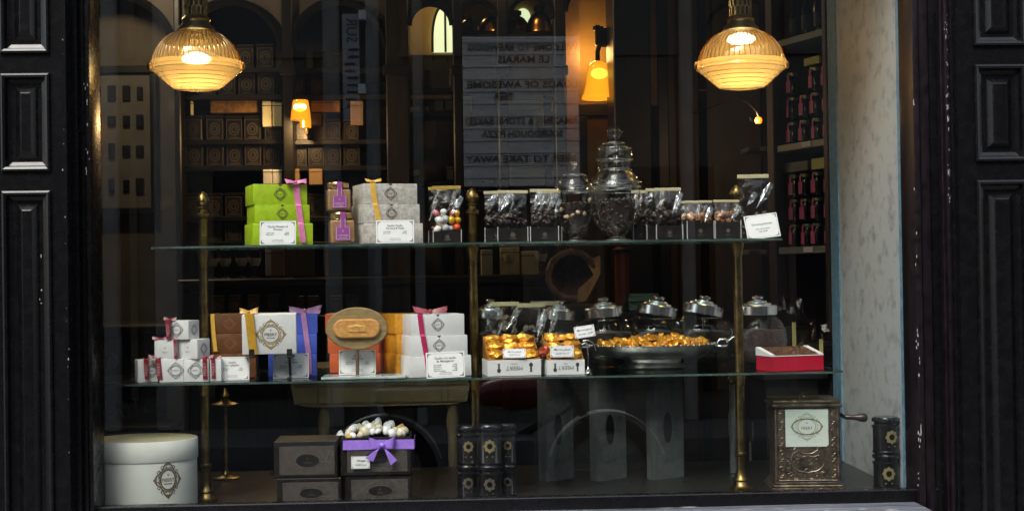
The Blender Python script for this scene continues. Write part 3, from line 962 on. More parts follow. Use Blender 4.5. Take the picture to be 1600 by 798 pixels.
# amber glass with a real glow: lamps the photograph shows lit
def amber(name, c, e, s):
    m = mat(name, c, 0.35, emis=e, estr=s)
    return m
def amber_glass():
    m = bpy.data.materials.new('amber lamp glass'); m.use_nodes = True
    nt = m.node_tree; nt.nodes.remove(nt.nodes['Principled BSDF']); out = nt.nodes['Material Output']
    tr = nt.nodes.new('ShaderNodeBsdfTransparent'); tr.inputs[0].default_value = (1, .62, .16, 1)
    em = nt.nodes.new('ShaderNodeEmission'); em.inputs[0].default_value = (1.0, .33, .012, 1); em.inputs[1].default_value = .62
    gl = nt.nodes.new('ShaderNodeBsdfGlossy'); gl.inputs['Roughness'].default_value = .1
    mx = nt.nodes.new('ShaderNodeMixShader'); mx.inputs[0].default_value = .82
    nt.links.new(tr.outputs[0], mx.inputs[1]); nt.links.new(em.outputs[0], mx.inputs[2])
    lw = nt.nodes.new('ShaderNodeLayerWeight'); lw.inputs['Blend'].default_value = .2
    m2 = nt.nodes.new('ShaderNodeMixShader'); nt.links.new(lw.outputs['Facing'], m2.inputs[0])
    nt.links.new(mx.outputs[0], m2.inputs[1]); nt.links.new(gl.outputs[0], m2.inputs[2])
    nt.links.new(m2.outputs[0], out.inputs['Surface'])
    return m
M['amber_shade'] = amber_glass()
M['amber_hot'] = amber('hot amber lamp glass', (0.8, 0.7, 0.4), (0.62, 0.85, 0.42), 2.6)
def point(name, loc, e, c, r=0.03):
    l = bpy.data.lights.new(name, 'POINT')
    l.energy = e; l.color = c; l.shadow_soft_size = r
    o = bpy.data.objects.new(name, l)
    COL.objects.link(o); o.location = loc
    return o
y = 3.02
p = W(935, 155, y); kk = PX(y)
t = thing('wall_lamp', 'lit amber bell shaped lamp on a dark scrolled wall bracket', 'lamp', (p.x, y, p.z))
b = MB()
prof = [(26, 0), (27, 1.5), (24, 8), (20, 22), (18, 38), (15.5, 50), (11, 57), (5, 60)]
b.lathe([(r * kk, z * kk) for r, z in prof], 40, cap0=False)
b.build('bell_shade', M['amber_shade'], t, smooth=60)
b = MB(); b.blob((0.006, -0.004, 40 * kk), 11 * kk, 3, sc=(1.25, .9, .8), rot=Matrix.Identity(3))
b.build('bulb_glow', M['amber_hot'], t, smooth=60)
b = MB()
b.tube([(0, 0, 60 * kk), (0, 0, 75 * kk), (0.01, 0, 86 * kk), (.06, .02, 92 * kk), (.10, .02, 96 * kk)], [.012, .012, .014, .016, .016], 8)
b.box(-0.012, 0.012, -.012, .012, 84 * kk, 116 * kk, bev=.003)
b.box(0.0, 0.10, .0, .02, 82 * kk, 112 * kk, bev=.006)
b.box(-0.022, .03, -.012, .012, 108 * kk, 114 * kk, bev=.002)
b.build('bracket', M['black_wood'], t)
point('wall_lamp_light', (p.x - .03, y + .14, p.z + 78 * kk), .7, (1, 0.55, 0.18), 0.05)
point('niche_fill_light', W(786, -60, 2.86), 0.8, (1, 0.6, 0.2), 0.05)  # unseen fill added above the view to light the domes
point('passage_fill_light', W(665, -70, 3.9), 1.6, (1, 0.75, 0.35), 0.05)  # added fill out of view, brightens the passage

# small amber lamp on the tin shelves
y = 2.9
p = W(470, 188, y); kk = PX(y)
t = thing('table_lamp', 'small lit lamp with amber shade among the dark tins', 'lamp', p)
b = MB(); b.lathe([(16 * kk, 0), (15 * kk, 10 * kk), (12.5 * kk, 28 * kk), (11.5 * kk, 31 * kk)], 28)
b.build('lamp_shade', M['amber_shade'], t, smooth=60)
b = MB(); b.lathe([(9 * kk, -12 * kk), (9 * kk, -.5 * kk)], 16, M=T(7 * kk, 0, 0))
b.build('lamp_glass', M['amber_shade'], t, smooth=60)
b = MB(); b.blob((0, -10 * kk, 19 * kk), 8 * kk, 2, sc=(1.3, .5, .9), rot=Matrix.Identity(3))
b.build('bulb_glow', M['amber_hot'], t, smooth=60)
b = MB(); b.tube([(9 * kk, 0, -12 * kk), (9 * kk, 0, -20 * kk), (9 * kk, .16, -22 * kk)], .008, 8)
b.build('lamp_bracket', M['brass_dark'], t)
point('table_lamp_light', (p.x, y - .06, p.z - .02), 3.0, (1, .6, .25), .03)
# slim amber light at far left, behind the frame of moulds
p = W(149, 208, 3.1); kk = PX(3.1)
t = thing('wall_light', 'tiny lit amber wall light over the framed moulds', 'lamp', p)
b = MB(); b.lathe([(7 * kk, 0), (5.5 * kk, 14 * kk)], 16); b.build('lamp_shade', M['amber_shade'], t, smooth=60)
b = MB(); b.lathe([(3 * kk, 14.2 * kk), (3 * kk, 18 * kk)], 12); b.build('lamp_cap', M['brass_dark'], t)

# right: strip of brown wall and the panelled door
y = 3.1
b = MB(); b.box(W(1014, 60, y).x, 3.19, y, y + 0.05, 0, 3.348)
tag(b.build('panelled_wall', mat('brown panelling', (0.06, 0.042, 0.025), .6, var=.12, vscale=5)), 'dark brown panelled wall at the right behind the jars', 'wall')
x0, x1 = W(1046, 300, 3.06).x, W(1188, 300, 3.06).x
t = thing('panelled_door', 'dark brown panelled door behind the right pendant lamp', 'door', ((x0 + x1) / 2, 3.06, 0))
b = MB(); b.box(x0, x1, 3.04, 3.095, 0, 3.2)
b.build('door_leaf', mat('brown door', (0.07, 0.05, 0.03), 0.55, var=0.12, vscale=6), t, world=True)
xq = W(1086, 200, 3.04).x
b = MB(); raised_panel(b, x0 + .035, xq, .3, 3.1, 3.039)
b.build('door_panel', mat('brown door panel', (.06, .043, .027), .55, var=.1), t, world=True)
b = MB(); xs = W(1098, 200, 3.03).x; b.box(xs - .018, xs + .018, 3.0, 3.0395, 0, 3.2, bev=.004)
zc_ = W(1098, 62, 3.03).z; r_ = .20
b.tube([(xs + .018 + r_ - r_ * math.cos(a), 3.03, zc_ + r_ * math.sin(a)) for a in [math.pi * k_ / 20 for k_ in range(21)]], .012, 6)
b.build('door_stile', M['matte_black'], t, world=True)
b = MB(); q = W(1098, 142, 3.0); b.box(q.x - .02, q.x + .02, 2.98, 2.9995, q.z - .006, q.z + .006, bev=.002)
b.build('latch', M['copper'], t, world=True)
b = MB(); b.box(x0 - .06, x0 - .002, 3.02, 3.095, 0, 3.25, bev=.006); b.box(x1 + .002, x1 + .06, 3.02, 3.095, 0, 3.25, bev=.006)
b.build('door_frame', M['black_wood'], t, world=True)
b = MB(); b.box(W(1015, 60, 3.02).x, W(1026, 60, 3.02).x, 3.02, 3.095, W(1020, 165, 3.02).z, 3.2, bev=.004)
tag(b.build('wall_moulding', mat('painted lit moulding', (0.16, 0.09, 0.04), 0.5, var=0.3)), 'lit brown vertical moulding right of the wide black column', 'moulding')  # lit stretch of wall, its light put into the lighter brown
# small hanging red lamp
y = 2.2
p = W(1185, 188, y); kk = PX(y)
t = thing('arm_lamp', 'tiny glowing orange lamp on a thin curved arm', 'lamp', p)
b = MB(); b.lathe([(4.5 * kk, -5 * kk), (6 * kk, 0), (4.5 * kk, 4 * kk), (2 * kk, 5 * kk)], 16)
b.build('lamp_glass', mat('orange lamp glass', (.8, .2, .02), .3, emis=(1, .16, .01), estr=1.3), t, smooth=60)
b = MB(); b.tube([(0, 0, 5 * kk), (-3 * kk, 0, 14 * kk), (-14 * kk, .02, 28 * kk), (-30 * kk, .05, 38 * kk), (-52 * kk, .84, 44 * kk)], .004, 6)
b.build('lamp_arm', M['black_wood'], t)
point('arm_lamp_light', (p.x - .03, y - .02, p.z), .8, (1, .6, .3), .02)
for v, l_ in ((232, 'short grey shelf with a tag below the tiny orange lamp'), (393, 'short grey shelf with a tag behind the price card of the marshmallows')):
    y = 1.9; p = W(1185, v, y); kk = PX(y)
    t = thing('bracket_shelf', l_, 'shelf', p)
    b = MB(); b.box(-16 * kk, 16 * kk, 0, .16, -5 * kk, 3 * kk, bev=.003); b.build('shelf_board', M['shelf_grey'], t)
    b = MB(); b.box(2 * kk, 12 * kk, -.004, -.001, -4 * kk, 3 * kk); b.build('shelf_tag', M['white_card'], t)

# ------------------------------------------------------------------ tall jam cabinet on the right
pa = W(1216, 230, 1.45); pb = W(1293, 230, 1.14)
ang = math.atan2(pb.y - pa.y, pb.x - pa.x)
LEN = (Vector((pb.x, pb.y)) - Vector((pa.x, pa.y))).length
CABM = T(pa.x, pa.y, 0) @ RZ(ang)                         # local x along the front, local +y into the cabinet
t = thing('jam_cabinet', 'tall dark cabinet of jam jars beside the marble wall', 'cabinet', (pa.x, pa.y, 0), rz=ang)
b = MB(); b.box(0, LEN, 0.16, 0.18, 0, 3.3); b.build('cabinet_back', M['black_wood'], t)
cw = mat('plum brown wood', (0.030, 0.014, 0.016), 0.45, var=0.3)
b = MB(); b.box(-0.05, -0.001, -0.02, 0.18, 0, 3.3, bev=.004); b.build('cabinet_side', cw, t)
b = MB(); b.box(LEN + .001, LEN + 0.028, -0.02, 0.18, 0, 3.3, bev=.004); b.build('cabinet_side', cw, t)
def cabz(v):                                              # height on the cabinet front for a row at its middle
    return ZV(v, (pa.x + pb.x) / 2, (pa.y + pb.y) / 2)
ck = PX((pa.y + pb.y) / 2)
CZ = {}
for v in (62, 229, 392):
    z = cabz(v + 4)
    b = MB(); b.box(0.001, LEN - .001, -0.008, 0.159, z, z + 11 * ck, bev=.002); b.build('cabinet_shelf', M['shelf_grey'], t)
    CZ[v] = z + 11 * ck
b = MB()
for v in (229, 392):
    z = CZ[v]
    b.box(LEN * .55, LEN * .72, -0.012, -0.009, z - 9 * ck, z - 1 * ck)
b.build('shelf_label', M['white_card'], t)
def make_jam(M_, label, group):
    loc = M_.to_translation()
    t = thing('jam_jar', label, 'jar', loc, rz=ang, group=group)
    r, h = 0.0195, 37 * ck
    b = MB(); b.lathe([(r * .9, 0), (r, .004), (r, h * .72), (r * .86, h * .82)], 14)
    b.build('jar_body', M['dark_jar'], t, smooth=40)
    b = MB(); b.lathe([(r * .9, h * .83), (r * .95, h * .85), (r * .95, h * .96), (r * .85, h * .975)], 14)
    b.build('jar_lid', M['pale_lid'], t, smooth=40)
    b = MB()
    b.box(-r * .62, r * .62, -r - .003, -r - .0012, h * .1, h * .62)
    b.box(-r * .26, r * .26, -r - .003, -r - .0012, h * .62, h * .9)
    b.build('jar_tag', M['magenta_tag'], t)
    return t
jam0 = None
step = 40 * ck
rows = [(229, 0, 'lower layer on the middle shelf'), (229, 1, 'middle layer on the middle shelf'), (229, 2, 'top layer on the middle shelf'),
        (392, 0, 'lower layer on the bottom shelf'), (392, 1, 'middle layer on the bottom shelf'), (392, 2, 'top layer on the bottom shelf')]
for (v, lay, wd) in rows:
    for i, fx in enumerate((0.14, 0.37, 0.62, 0.86)):
        if v == 229 and lay == 2 and i == 1: continue
        P = CABM @ Vector((fx * LEN + random.gauss(0, .002), 0.035 + random.uniform(0, .01), CZ[v] + lay * step + .001))
        lb = 'dark jam jar with magenta tag, %s of the jam cabinet' % wd
        if jam0 is None:
            jam0 = make_jam(T(*P), lb, 'jam jars with magenta tags')
        else:
            dup(jam0, P, rz=ang + random.gauss(0, .12), label=lb, group='jam jars with magenta tags')
# dark bottles on the top shelf, yellow cards
b0 = None
for i, fx in enumerate((.15, .4, .65, .88)):
    P = CABM @ Vector((fx * LEN, 0.05, CZ[62] + .001))
    if b0 is None:
        b0 = thing('dark_bottle', 'dark bottle on the top shelf of the jam cabinet', 'bottle', P, group='dark bottles on the top cabinet shelf')
        b = MB(); b.lathe([(.018, 0), (.019, .01), (.019, .10), (.009, .14), (.008, .19), (.010, .195), (.010, .21)], 14); b.build('bottle_glass', M['dark_jar'], b0, smooth=40)
        b = MB(); b.lathe([(.0195, .03), (.0195, .08)], 14, cap0=False, cap1=False); b.build('bottle_label', M['tin_face'], b0, smooth=40)
    else:
        dup(b0, P)
yel = mat('pale yellow card', (0.62, 0.58, 0.20), 0.6)
for (v, lay, hh, fx, w_, l_) in ((229, 3, 12, .62, .3, 'small pale yellow card on top of the middle jam jars'), (392, 3, 17, .78, .38, 'pale yellow card on top of the lower jam jars')):
    P = CABM @ Vector((fx * LEN, 0.02, CZ[v] + lay * step + .001))
    t = thing('shelf_card', l_, 'card', P, rz=ang)
    b = MB(); b.box(-w_ * LEN / 2, w_ * LEN / 2, 0, .012, 0, hh * ck, bev=.001); b.build('card_sheet', yel, t)
P = CABM @ Vector((.25 * LEN, 0.02, CZ[392] + 3 * step + .001))
t = thing('shelf_box', 'slate grey box beside the pale yellow card on the jam jars', 'box', P, rz=ang)
b = MB(); b.box(-.26 * LEN, .26 * LEN, 0, .06, 0, 16 * ck, bev=.002); b.build('box_body', mat('slate blue board', (.10, .12, .14), .5, var=.2), t)
# wrapped hampers at the bottom of the cabinet
def hamper(u, v, w_, h_, label, seed, y):
    rr = random.Random(seed); p = W(u, v, y); kk = PX(y)
    t = thing('wrapped_hamper', label, 'hamper', p)
    b = MB()
    b.box(-w_ * kk * .42, w_ * kk * .42, 0, .1, 0, h_ * kk * .55, bev=.01)
    b.build('hamper_base', M['tin_black'], t)
    b = MB(); bm = bmesh.new(); bmesh.ops.create_icosphere(bm, subdivisions=3, radius=1)
    for q in bm.verts:
        c = q.co.copy(); s = 1 + rr.uniform(-.10, .10)
        tz = (c.z + 1) / 2
        pinch = 1 - .35 * max(0, tz - .55) / .45
        q.co = Vector((c.x * w_ * kk * .5 * s * pinch, .05 + c.y * .075 * s, max(0.002, tz * h_ * kk * s)))
    b.frombm(bm); b.build('clear_wrap', M['cello'], t)
    b = MB(); b.box(-.006, .008, -.012, -.010, h_ * kk * .25, h_ * kk * .62); b.build('hamper_card', yel, t)
    return t
hamper(1240, 572, 70, 112, 'dark hamper in shiny clear wrap with a yellow card under the jam cabinet', 2, 1.12)
hamper(1282, 575, 66, 74, 'small dark hamper in clear wrap beside the marble wall', 6, 1.05)
z = W(1250, 576, 1.1).z
b = MB(); b.box(W(1190, 576, 1.0).x, xm + .0, 0.97, 1.3, z - .03, z - .0005, bev=.004)
b.box(W(1196, 576, 1.0).x, xm - .03, 1.0, 1.28, 0, z - .0305)
tag(b.build('side_counter', M['black_wood']), 'black side counter carrying the clear wrapped hampers', 'counter')
point('left_room_fill', W(170, -90, 2.4), 5.0, (1, .78, .5), .08)  # added fill with no lamp here, lifts the left of the room
# ------------------------------------------------------------------ pendant lamps
M['shade_glass'] = None
def shade_mat(fr=.5, wt=.35, tint=(1, .86, .5)):
    m = bpy.data.materials.new('ribbed amber lamp glass')
    m.use_nodes = True
    nt = m.node_tree
    nt.nodes.remove(nt.nodes['Principled BSDF'])
    out = nt.nodes['Material Output']
    tr = nt.nodes.new('ShaderNodeBsdfTransparent'); tr.inputs[0].default_value = (*tint, 1)
    tl = nt.nodes.new('ShaderNodeBsdfTranslucent'); tl.inputs[0].default_value = (.78, .52, .185, 1)
    gl = nt.nodes.new('ShaderNodeBsdfGlossy'); gl.inputs['Roughness'].default_value = .08; gl.inputs[0].default_value = (1, .85, .5, 1)
    a = nt.nodes.new('ShaderNodeMixShader'); a.inputs[0].default_value = fr
    nt.links.new(tr.outputs[0], a.inputs[1]); nt.links.new(tl.outputs[0], a.inputs[2])
    c = nt.nodes.new('ShaderNodeMixShader')
    lw = nt.nodes.new('ShaderNodeLayerWeight'); lw.inputs['Blend'].default_value = wt
    nt.links.new(lw.outputs['Facing'], c.inputs[0])
    nt.links.new(a.outputs[0], c.inputs[1]); nt.links.new(gl.outputs[0], c.inputs[2])
    nt.links.new(c.outputs[0], out.inputs['Surface'])
    return m
M['shade_glass'] = shade_mat(.62, .35)
M['dome_glass'] = shade_mat(.34, .5, (1, .94, .78))
M['rib_glass'] = shade_mat(.75, .3, (.8, .6, .25))
for n_ in M['rib_glass'].node_tree.nodes:
    if n_.type == 'BSDF_TRANSLUCENT': n_.inputs[0].default_value = (.50, .29, .08, 1)
M['bulb'] = mat('lamp bulb', (1, .9, .7), .4, emis=(.92, .94, 1.0), estr=1.7)
def pendant(label, u, vb, bulb_v, pin_side):
    y = 0.38
    p = W(u, vb, y); kk = PX(y)
    t = thing('pendant_lamp', label, 'lamp', p, group='ribbed glass pendant lamps')
    def rib(n, amp): return lambda a, i: 1 + amp * math.cos(n * a)
    b = MB()
    low = [(35, 0), (37, 1.5), (43, 6), (52, 14), (60, 21), (66, 26), (68, 28)]
    b.lathe([(r * kk, z * kk) for r, z in low], 96, cap0=True, cap1=False)
    b.build('lower_bowl', M['shade_glass'], t, smooth=60)
    b = MB()
    rim = [(68.3, 28), (70.5, 29), (70.5, 33.5), (69, 34.5), (70, 36), (70, 41), (68, 42)]
    b.lathe([(r * kk, z * kk) for r, z in rim], 96, cap0=False, cap1=False)
    b.build('rim_band', M['shade_glass'], t, smooth=60)
    b = MB()
    up_ = [(67.5, 42.2), (66, 49), (62.5, 58), (57, 67), (49, 76), (40, 83), (31, 87.5), (26, 89)]
    b.lathe([(r * kk, z * kk) for r, z in up_], 96, cap0=False, cap1=False)
    b.build('ribbed_dome', M['dome_glass'], t, smooth=80)
    b = MB()
    for k_ in range(52):
        a = 2 * math.pi * k_ / 52
        b.tube([((r + .5) * kk * math.cos(a), (r + .5) * kk * math.sin(a), z * kk) for r, z in up_], [.8 * kk, .8 * kk, .75 * kk, .7 * kk, .6 * kk, .5 * kk, .4 * kk, .3 * kk], 5)
    b.build('glass_ribs', M['rib_glass'], t, smooth=60)
    b = MB()
    for (r, z) in ((41, 4.5), (47.5, 10), (54, 16), (60, 21.5)):
        b.tube([((r + .3) * kk * math.cos(a), (r + .3) * kk * math.sin(a), z * kk) for a in [2 * math.pi * j / 64 for j in range(64)]], .5 * kk, 5, closed=True)
    b.build('bowl_rings', M['rib_glass'], t, smooth=60)
    b = MB(); b.lathe([(27 * kk, 89 * kk), (29 * kk, 90 * kk), (27 * kk, 95 * kk), (22 * kk, 99 * kk), (20 * kk, 105 * kk), (22 * kk, 107 * kk), (17.5 * kk, 112 * kk), (16.5 * kk, 113 * kk)], 40)
    b.build('brass_collar', M['lamp_brass'], t, smooth=35)
    # pierced neck: hexagon lattice of brass bars round a dark core
    b = MB(); b.lathe([(13 * kk, 113 * kk), (13 * kk, 150 * kk)], 24)
    b.build('neck_core', M['brass_dark'], t, smooth=40)
    b = MB()
    n = 14
    r = 16.5 * kk
    def q(a, z): return (r * math.cos(a), r * math.sin(a), z * kk)
    for k_ in range(n):
        a0 = 2 * math.pi * k_ / n
        s = math.pi / n
        for (zb, odd) in ((113, 0), (129, 1), (145, 0)):
            o = s if odd else 0
            b.tube([q(a0 + o, zb), q(a0 + o, zb + 11)], 1.3 * kk, 5)
            b.tube([q(a0 + o, zb + 11), q(a0 + o + s, zb + 16)], 1.3 * kk, 5)
            b.tube([q(a0 + o, zb + 11), q(a0 + o - s, zb + 16)], 1.3 * kk, 5)
    b.build('pierced_neck', M['lamp_brass'], t)
    b = MB(); b.lathe([(18 * kk, 161 * kk), (18 * kk, 170 * kk), (6 * kk, 176 * kk), (3 * kk, 180 * kk), (3 * kk, (3.349 - p.z))], 24)
    b.build('hanging_rod', M['lamp_brass'], t, smooth=35)
    b = MB()
    zb = bulb_v * kk
    b.lathe([(4 * kk, zb - 7 * kk), (17 * kk, zb - 5.5 * kk), (23 * kk, zb - 1 * kk), (22 * kk, zb + 3 * kk), (14 * kk, zb + 8 * kk), (4 * kk, zb + 11 * kk)], 28)
    b.build('bulb', M['bulb'], t, smooth=60)
    b = MB()
    for s in (-1, 1):
        b.lathe([(2.2 * kk, -6 * kk), (3.4 * kk, -4 * kk), (3.4 * kk, 4 * kk), (2.2 * kk, 6 * kk)], 12, M=T(s * 72 * kk, -.004, 35 * kk))
    b.build('rim_clip', M['copper'], t, smooth=40)
    point('pendant_light', (p.x, y, p.z + 30 * kk), .8, (1, .76, .44), .03)
    return t
pendant('lit ribbed amber glass pendant lamp hanging over the green boxes', 307.5, 139, 46, 1)
pendant('lit ribbed amber glass pendant lamp hanging beside the jam cabinet', 1159, 137, 76, -1)

# ------------------------------------------------------------------ boxes, ribbons, cards
FR = {}
def front_y(t, x):
    fx, fy, rz = FR[t.name]
    return fy + (x - fx) * math.tan(rz)

def gift_box(label, u0, u1, vtop, z, y, d, m, rz=0.0, crest_m=None, crest_r=0.32, crest_x=0.0, group=None, named=False,
             notch=True, cat='gift box', h=None, side_crest=False, sprig_m=None, ux=None):
    xa, xb = XU(u0, y, z), XU(u1, y, z)
    w = (xb - xa) / max(.3, math.cos(rz))
    if h is None: h = ZV(vtop, (xa + xb) / 2, y) - z
    cx, cyy = (xa + xb) / 2, y
    # centre of the base: half a depth behind the front face
    bx = cx - math.sin(rz) * d / 2; by = cyy + math.cos(rz) * d / 2
    t = thing('gift_box', label, cat, (bx, by, z + 0.0004), rz=rz, group=group)
    b = MB(); b.box(-w / 2, w / 2, -d / 2, d / 2, 0, h, bev=min(.0022, h * .06), seg=2)
    b.build('box_body', m, t, smooth=35)
    fy = -d / 2 - .0006
    if crest_m is not None:
        r = h * crest_r
        b = MB(); crest(b, crest_x * w, h * .5, r, fy)
        if named: crest_name(b, crest_x * w, h * .5, r, fy)
        else:
            b.text('MEERT', r * .26, TXT(crest_x * w, fy, h * .5))
        b.build('crest', crest_m, t)
    if sprig_m is not None:
        b = MB(); sprig(b, crest_x * w, h * .58, h * .09, fy)
        b.text('MEERT', h * .10, TXT(crest_x * w, fy, h * .36))
        b.build('sprig_mark', sprig_m, t)
    if side_crest:
        b = MB(); Ms = RZ(R(90)) @ T(0, -w - 0, 0)
        Ms = T(w / 2, 0, 0) @ RZ(R(90))
        crest(b, 0, h * .5, h * .3, -.0006, rx=h * .3)
        vs = [Ms @ q for q in b.v]; b.v = vs
        b.build('side_crest', crest_m or sprig_m, t)
    if notch:
        b = MB()
        b.disc(0, h - .0005, h * .09, fy, 14)
        b.v = [Vector((q.x, q.y, min(q.z, h - .0004))) for q in b.v]
        b.build('thumb_notch', M['ink_brown'], t)
    t['h'] = h
    FR[t.name] = (cx, cyy, rz)
    return t, z + h + 0.0006, w

def bow(parent_label, c, s, m, rz=0.0, tails=True, name='ribbon_bow', flat=False, parent=None, tilt=0.0, seed=1):
    """a tied bow: two loops, a knot and two cut tails, about s wide"""
    rr = random.Random(seed)
    b = MB()
    Mx = T(*c) @ RZ(rz) @ RX(tilt)
    up_ = .10 if flat else .22
    for sg in (-1, 1):
        lift = s * rr.uniform(.05, .11)
        pts = []; wv = []
        for k in range(13):
            a = 2 * math.pi * k / 12
            q = (1 - math.cos(a)) / 2
            pts.append((sg * s * .48 * q, -s * .10 * math.sin(a) * q - s * .02, s * .03 + lift * q))
            e = math.sin(math.pi * k / 12)
            wv.append((sg * s * .05 * e, s * .10 * e, s * (.05 + up_ * e)))
        b.ribbon(pts, wv, s * .008, M=Mx)
        if tails:
            dz = rr.uniform(-.02, .04) * s
            pts = [(sg * s * .02, -s * .06, s * .02), (sg * s * .14, -s * .12, dz), (sg * s * .30, -s * .14, dz + s * .02), (sg * s * .46, -s * .12, dz + s * rr.uniform(-.03, .05))]
            b.ribbon(pts, [(0, s * .02, s * .05), (0, s * .06, s * .09), (0, s * .06, s * .10), (sg * s * .05, s * .05, s * .11)], s * .008, M=Mx)
    b.blob((0, -s * .07, s * .03), s * .075, 2, sc=(1, .9, .8), M=Mx)
    if parent is not None:
        return b.build('bow', m, parent, world=True, smooth=50)
    return b

def stack_ribbon(label, pts, wpx, m, back, top_z, bow_uv=None, bow_s=.09, bow_m=None, group=None, seed=1, bow_y=None, rz=0.0, printed=None, bow_flat=True):
    """a ribbon down the front of a stack: pts = (u, v, y) corner by corner; it runs back over the top"""
    P = []
    for (u, v, bx) in pts:
        y = bx if isinstance(bx, float) else .15
        for _ in range(0 if isinstance(bx, float) else 4): y = front_y(bx, W(u, v, y).x) - .0012
        P.append(W(u, v, y))
    t = thing('gift_ribbon', label, 'ribbon', P[0], group=group)
    b = MB()
    w = wpx * PX(P[0].y)
    top = P[0]
    line = [Vector((top.x, top.y + back, top_z + .0008)), Vector((top.x, top.y + .004, top_z + .0008)), Vector((top.x, top.y - .0012, top_z - .001))] + [q + Vector((0, -.0014, 0)) for q in P[1:]]
    b.ribbon(line, (w, 0, 0), .0007)
    b.build('band', m, t, world=True)
    if bow_uv:
        by = bow_y if bow_y is not None else P[0].y + .02
        c = W(bow_uv[0], bow_uv[1], by)
        c.z = max(c.z, top_z + .004)
        bow(None, c, bow_s, bow_m or m, rz=rz, parent=t, seed=seed, flat=bow_flat)
    return t

def price_card(label, u0, u1, v0, v1, y, lines, ink='ink', border='ink', rz=0.0, lean=-8, roll=0.0, z=None, m='white_card', cat='price card', script=False):
    c = W((u0 + u1) / 2, v1, y)
    w = (u1 - u0) * PX(y); h = (v1 - v0) * PX(y) / math.cos(R(lean))
    zz = c.z if z is None else z
    t = thing('price_card', label, cat, (c.x, y, zz + .0006), rz=rz, rx=R(lean), ry=roll)
    b = MB(); b.box(-w / 2, w / 2, 0, .0012, 0, h, bev=.0003)
    b.build('card_sheet', M[m], t)
    b = MB(); e = .035 * w
    x0, x1, z0, z1 = -w / 2 + e, w / 2 - e, e, h - e
    L = min(w, h) * .17
    for (cx, cz, sx, sz) in ((x0, z0, 1, 1), (x1, z0, -1, 1), (x1, z1, -1, -1), (x0, z1, 1, -1)):
        arc = [(cx + sx * L * (1 - math.cos(a)) , cz + sz * L * (1 - math.sin(a))) for a in [k * math.pi / 12 for k in range(7)]]
        b.stroke(arc, w * .007, -.0005)
        for q in (.15, .4, .65):
            b.disc(cx + sx * L * q, cz + sz * L * .12, w * .014, -.0005, 6)
            b.disc(cx + sx * L * .12, cz + sz * L * q, w * .014, -.0005, 6)
        b.add([(cx, -.0005, cz), (cx + sx * L * .45, -.0005, cz), (cx + sx * L * .2, -.0005, cz + sz * L * .2), (cx, -.0005, cz + sz * L * .45)], [(0, 1, 2, 3)])
    for (za, zb) in ((z0 * 1.1, z0 * 1.1), (z1, z1)):
        b.stroke([(x0 + L, za), (x1 - L, zb)], w * .004, -.0005)
    b.stroke([(x0, z0 + L), (x0, z1 - L)], w * .004, -.0005)
    b.stroke([(x1, z0 + L), (x1, z1 - L)], w * .004, -.0005)
    b.build('card_border', M[border], t)
    b = MB()
    for (s, fx, fz, sz, al) in lines:
        b.text(s, sz * h, TXT(fx * w, -.0006, fz * h), al, shear=.35 if script else 0.0, bold=.006, sx=.92)
    b.build('card_lettering', M[ink], t)
    return t
def menu_lines(t1, t2, rows, fine=True):
    L = [(t1, 0, .76, .125, 'CENTER'), (t2, 0, .645, .125, 'CENTER')]
    z = .50
    for (a, c) in rows:
        L += [(a, -.31, z, .075, 'LEFT'), (c, .31, z, .075, 'RIGHT')]
        z -= .075
    if fine:
        L += [('Conservation au frais', 0, .21, .055, 'CENTER'), ('Fait maison chaque jour', 0, .15, .055, 'CENTER')]
    return L
ROW2 = [('Individuelle', '3,40€'), ('Boîte de 6', '20,00€')]
ROW4 = [('Individuelle', '3,40€'), ('Boîte de 6', '20,00€'), ('Boîte de 12', '38€'), ('Boîte de voyage', '50,00€')]

# ---- upper shelf: green stack
zz = Z_S1
G = 'lime green gift boxes stacked under a pink bow'
rzg = R(17)
B0, zz, _ = gift_box('lime green gift box at the bottom of the green stack', 397, 488, 349, zz, .15, .15, M['green_box'], rz=rzg, crest_m=M['ink_brown'], group=G)
B1, zz, _ = gift_box('lime green gift box in the middle of the green stack', 400, 483, 320, zz, .154, .145, M['green_box'], rz=rzg, crest_m=M['ink_brown'], group=G)
B2, zz, _ = gift_box('lime green gift box on top of the green stack', 397, 479, 288, zz, .158, .14, M['green_box'], rz=rzg, crest_m=M['ink_brown'], group=G)
stack_ribbon('pink ribbon with a bow tied round the green boxes', [(463, 289, B2), (466, 319, B2), (466.5, 321, B1), (470, 348, B1), (470.5, 350, B0), (474, 379, B0)],
             9, M['pink_ribbon'], .12, zz, (462, 286, ), .066, seed=3, bow_y=.165, rz=rzg)
price_card('price card leaning on the green boxes', 406, 462, 343, 380, .104, menu_lines('Gaufre Pistache &', 'Griottes', ROW2), ink='ink_blue', border='ink_blue', z=Z_S1)

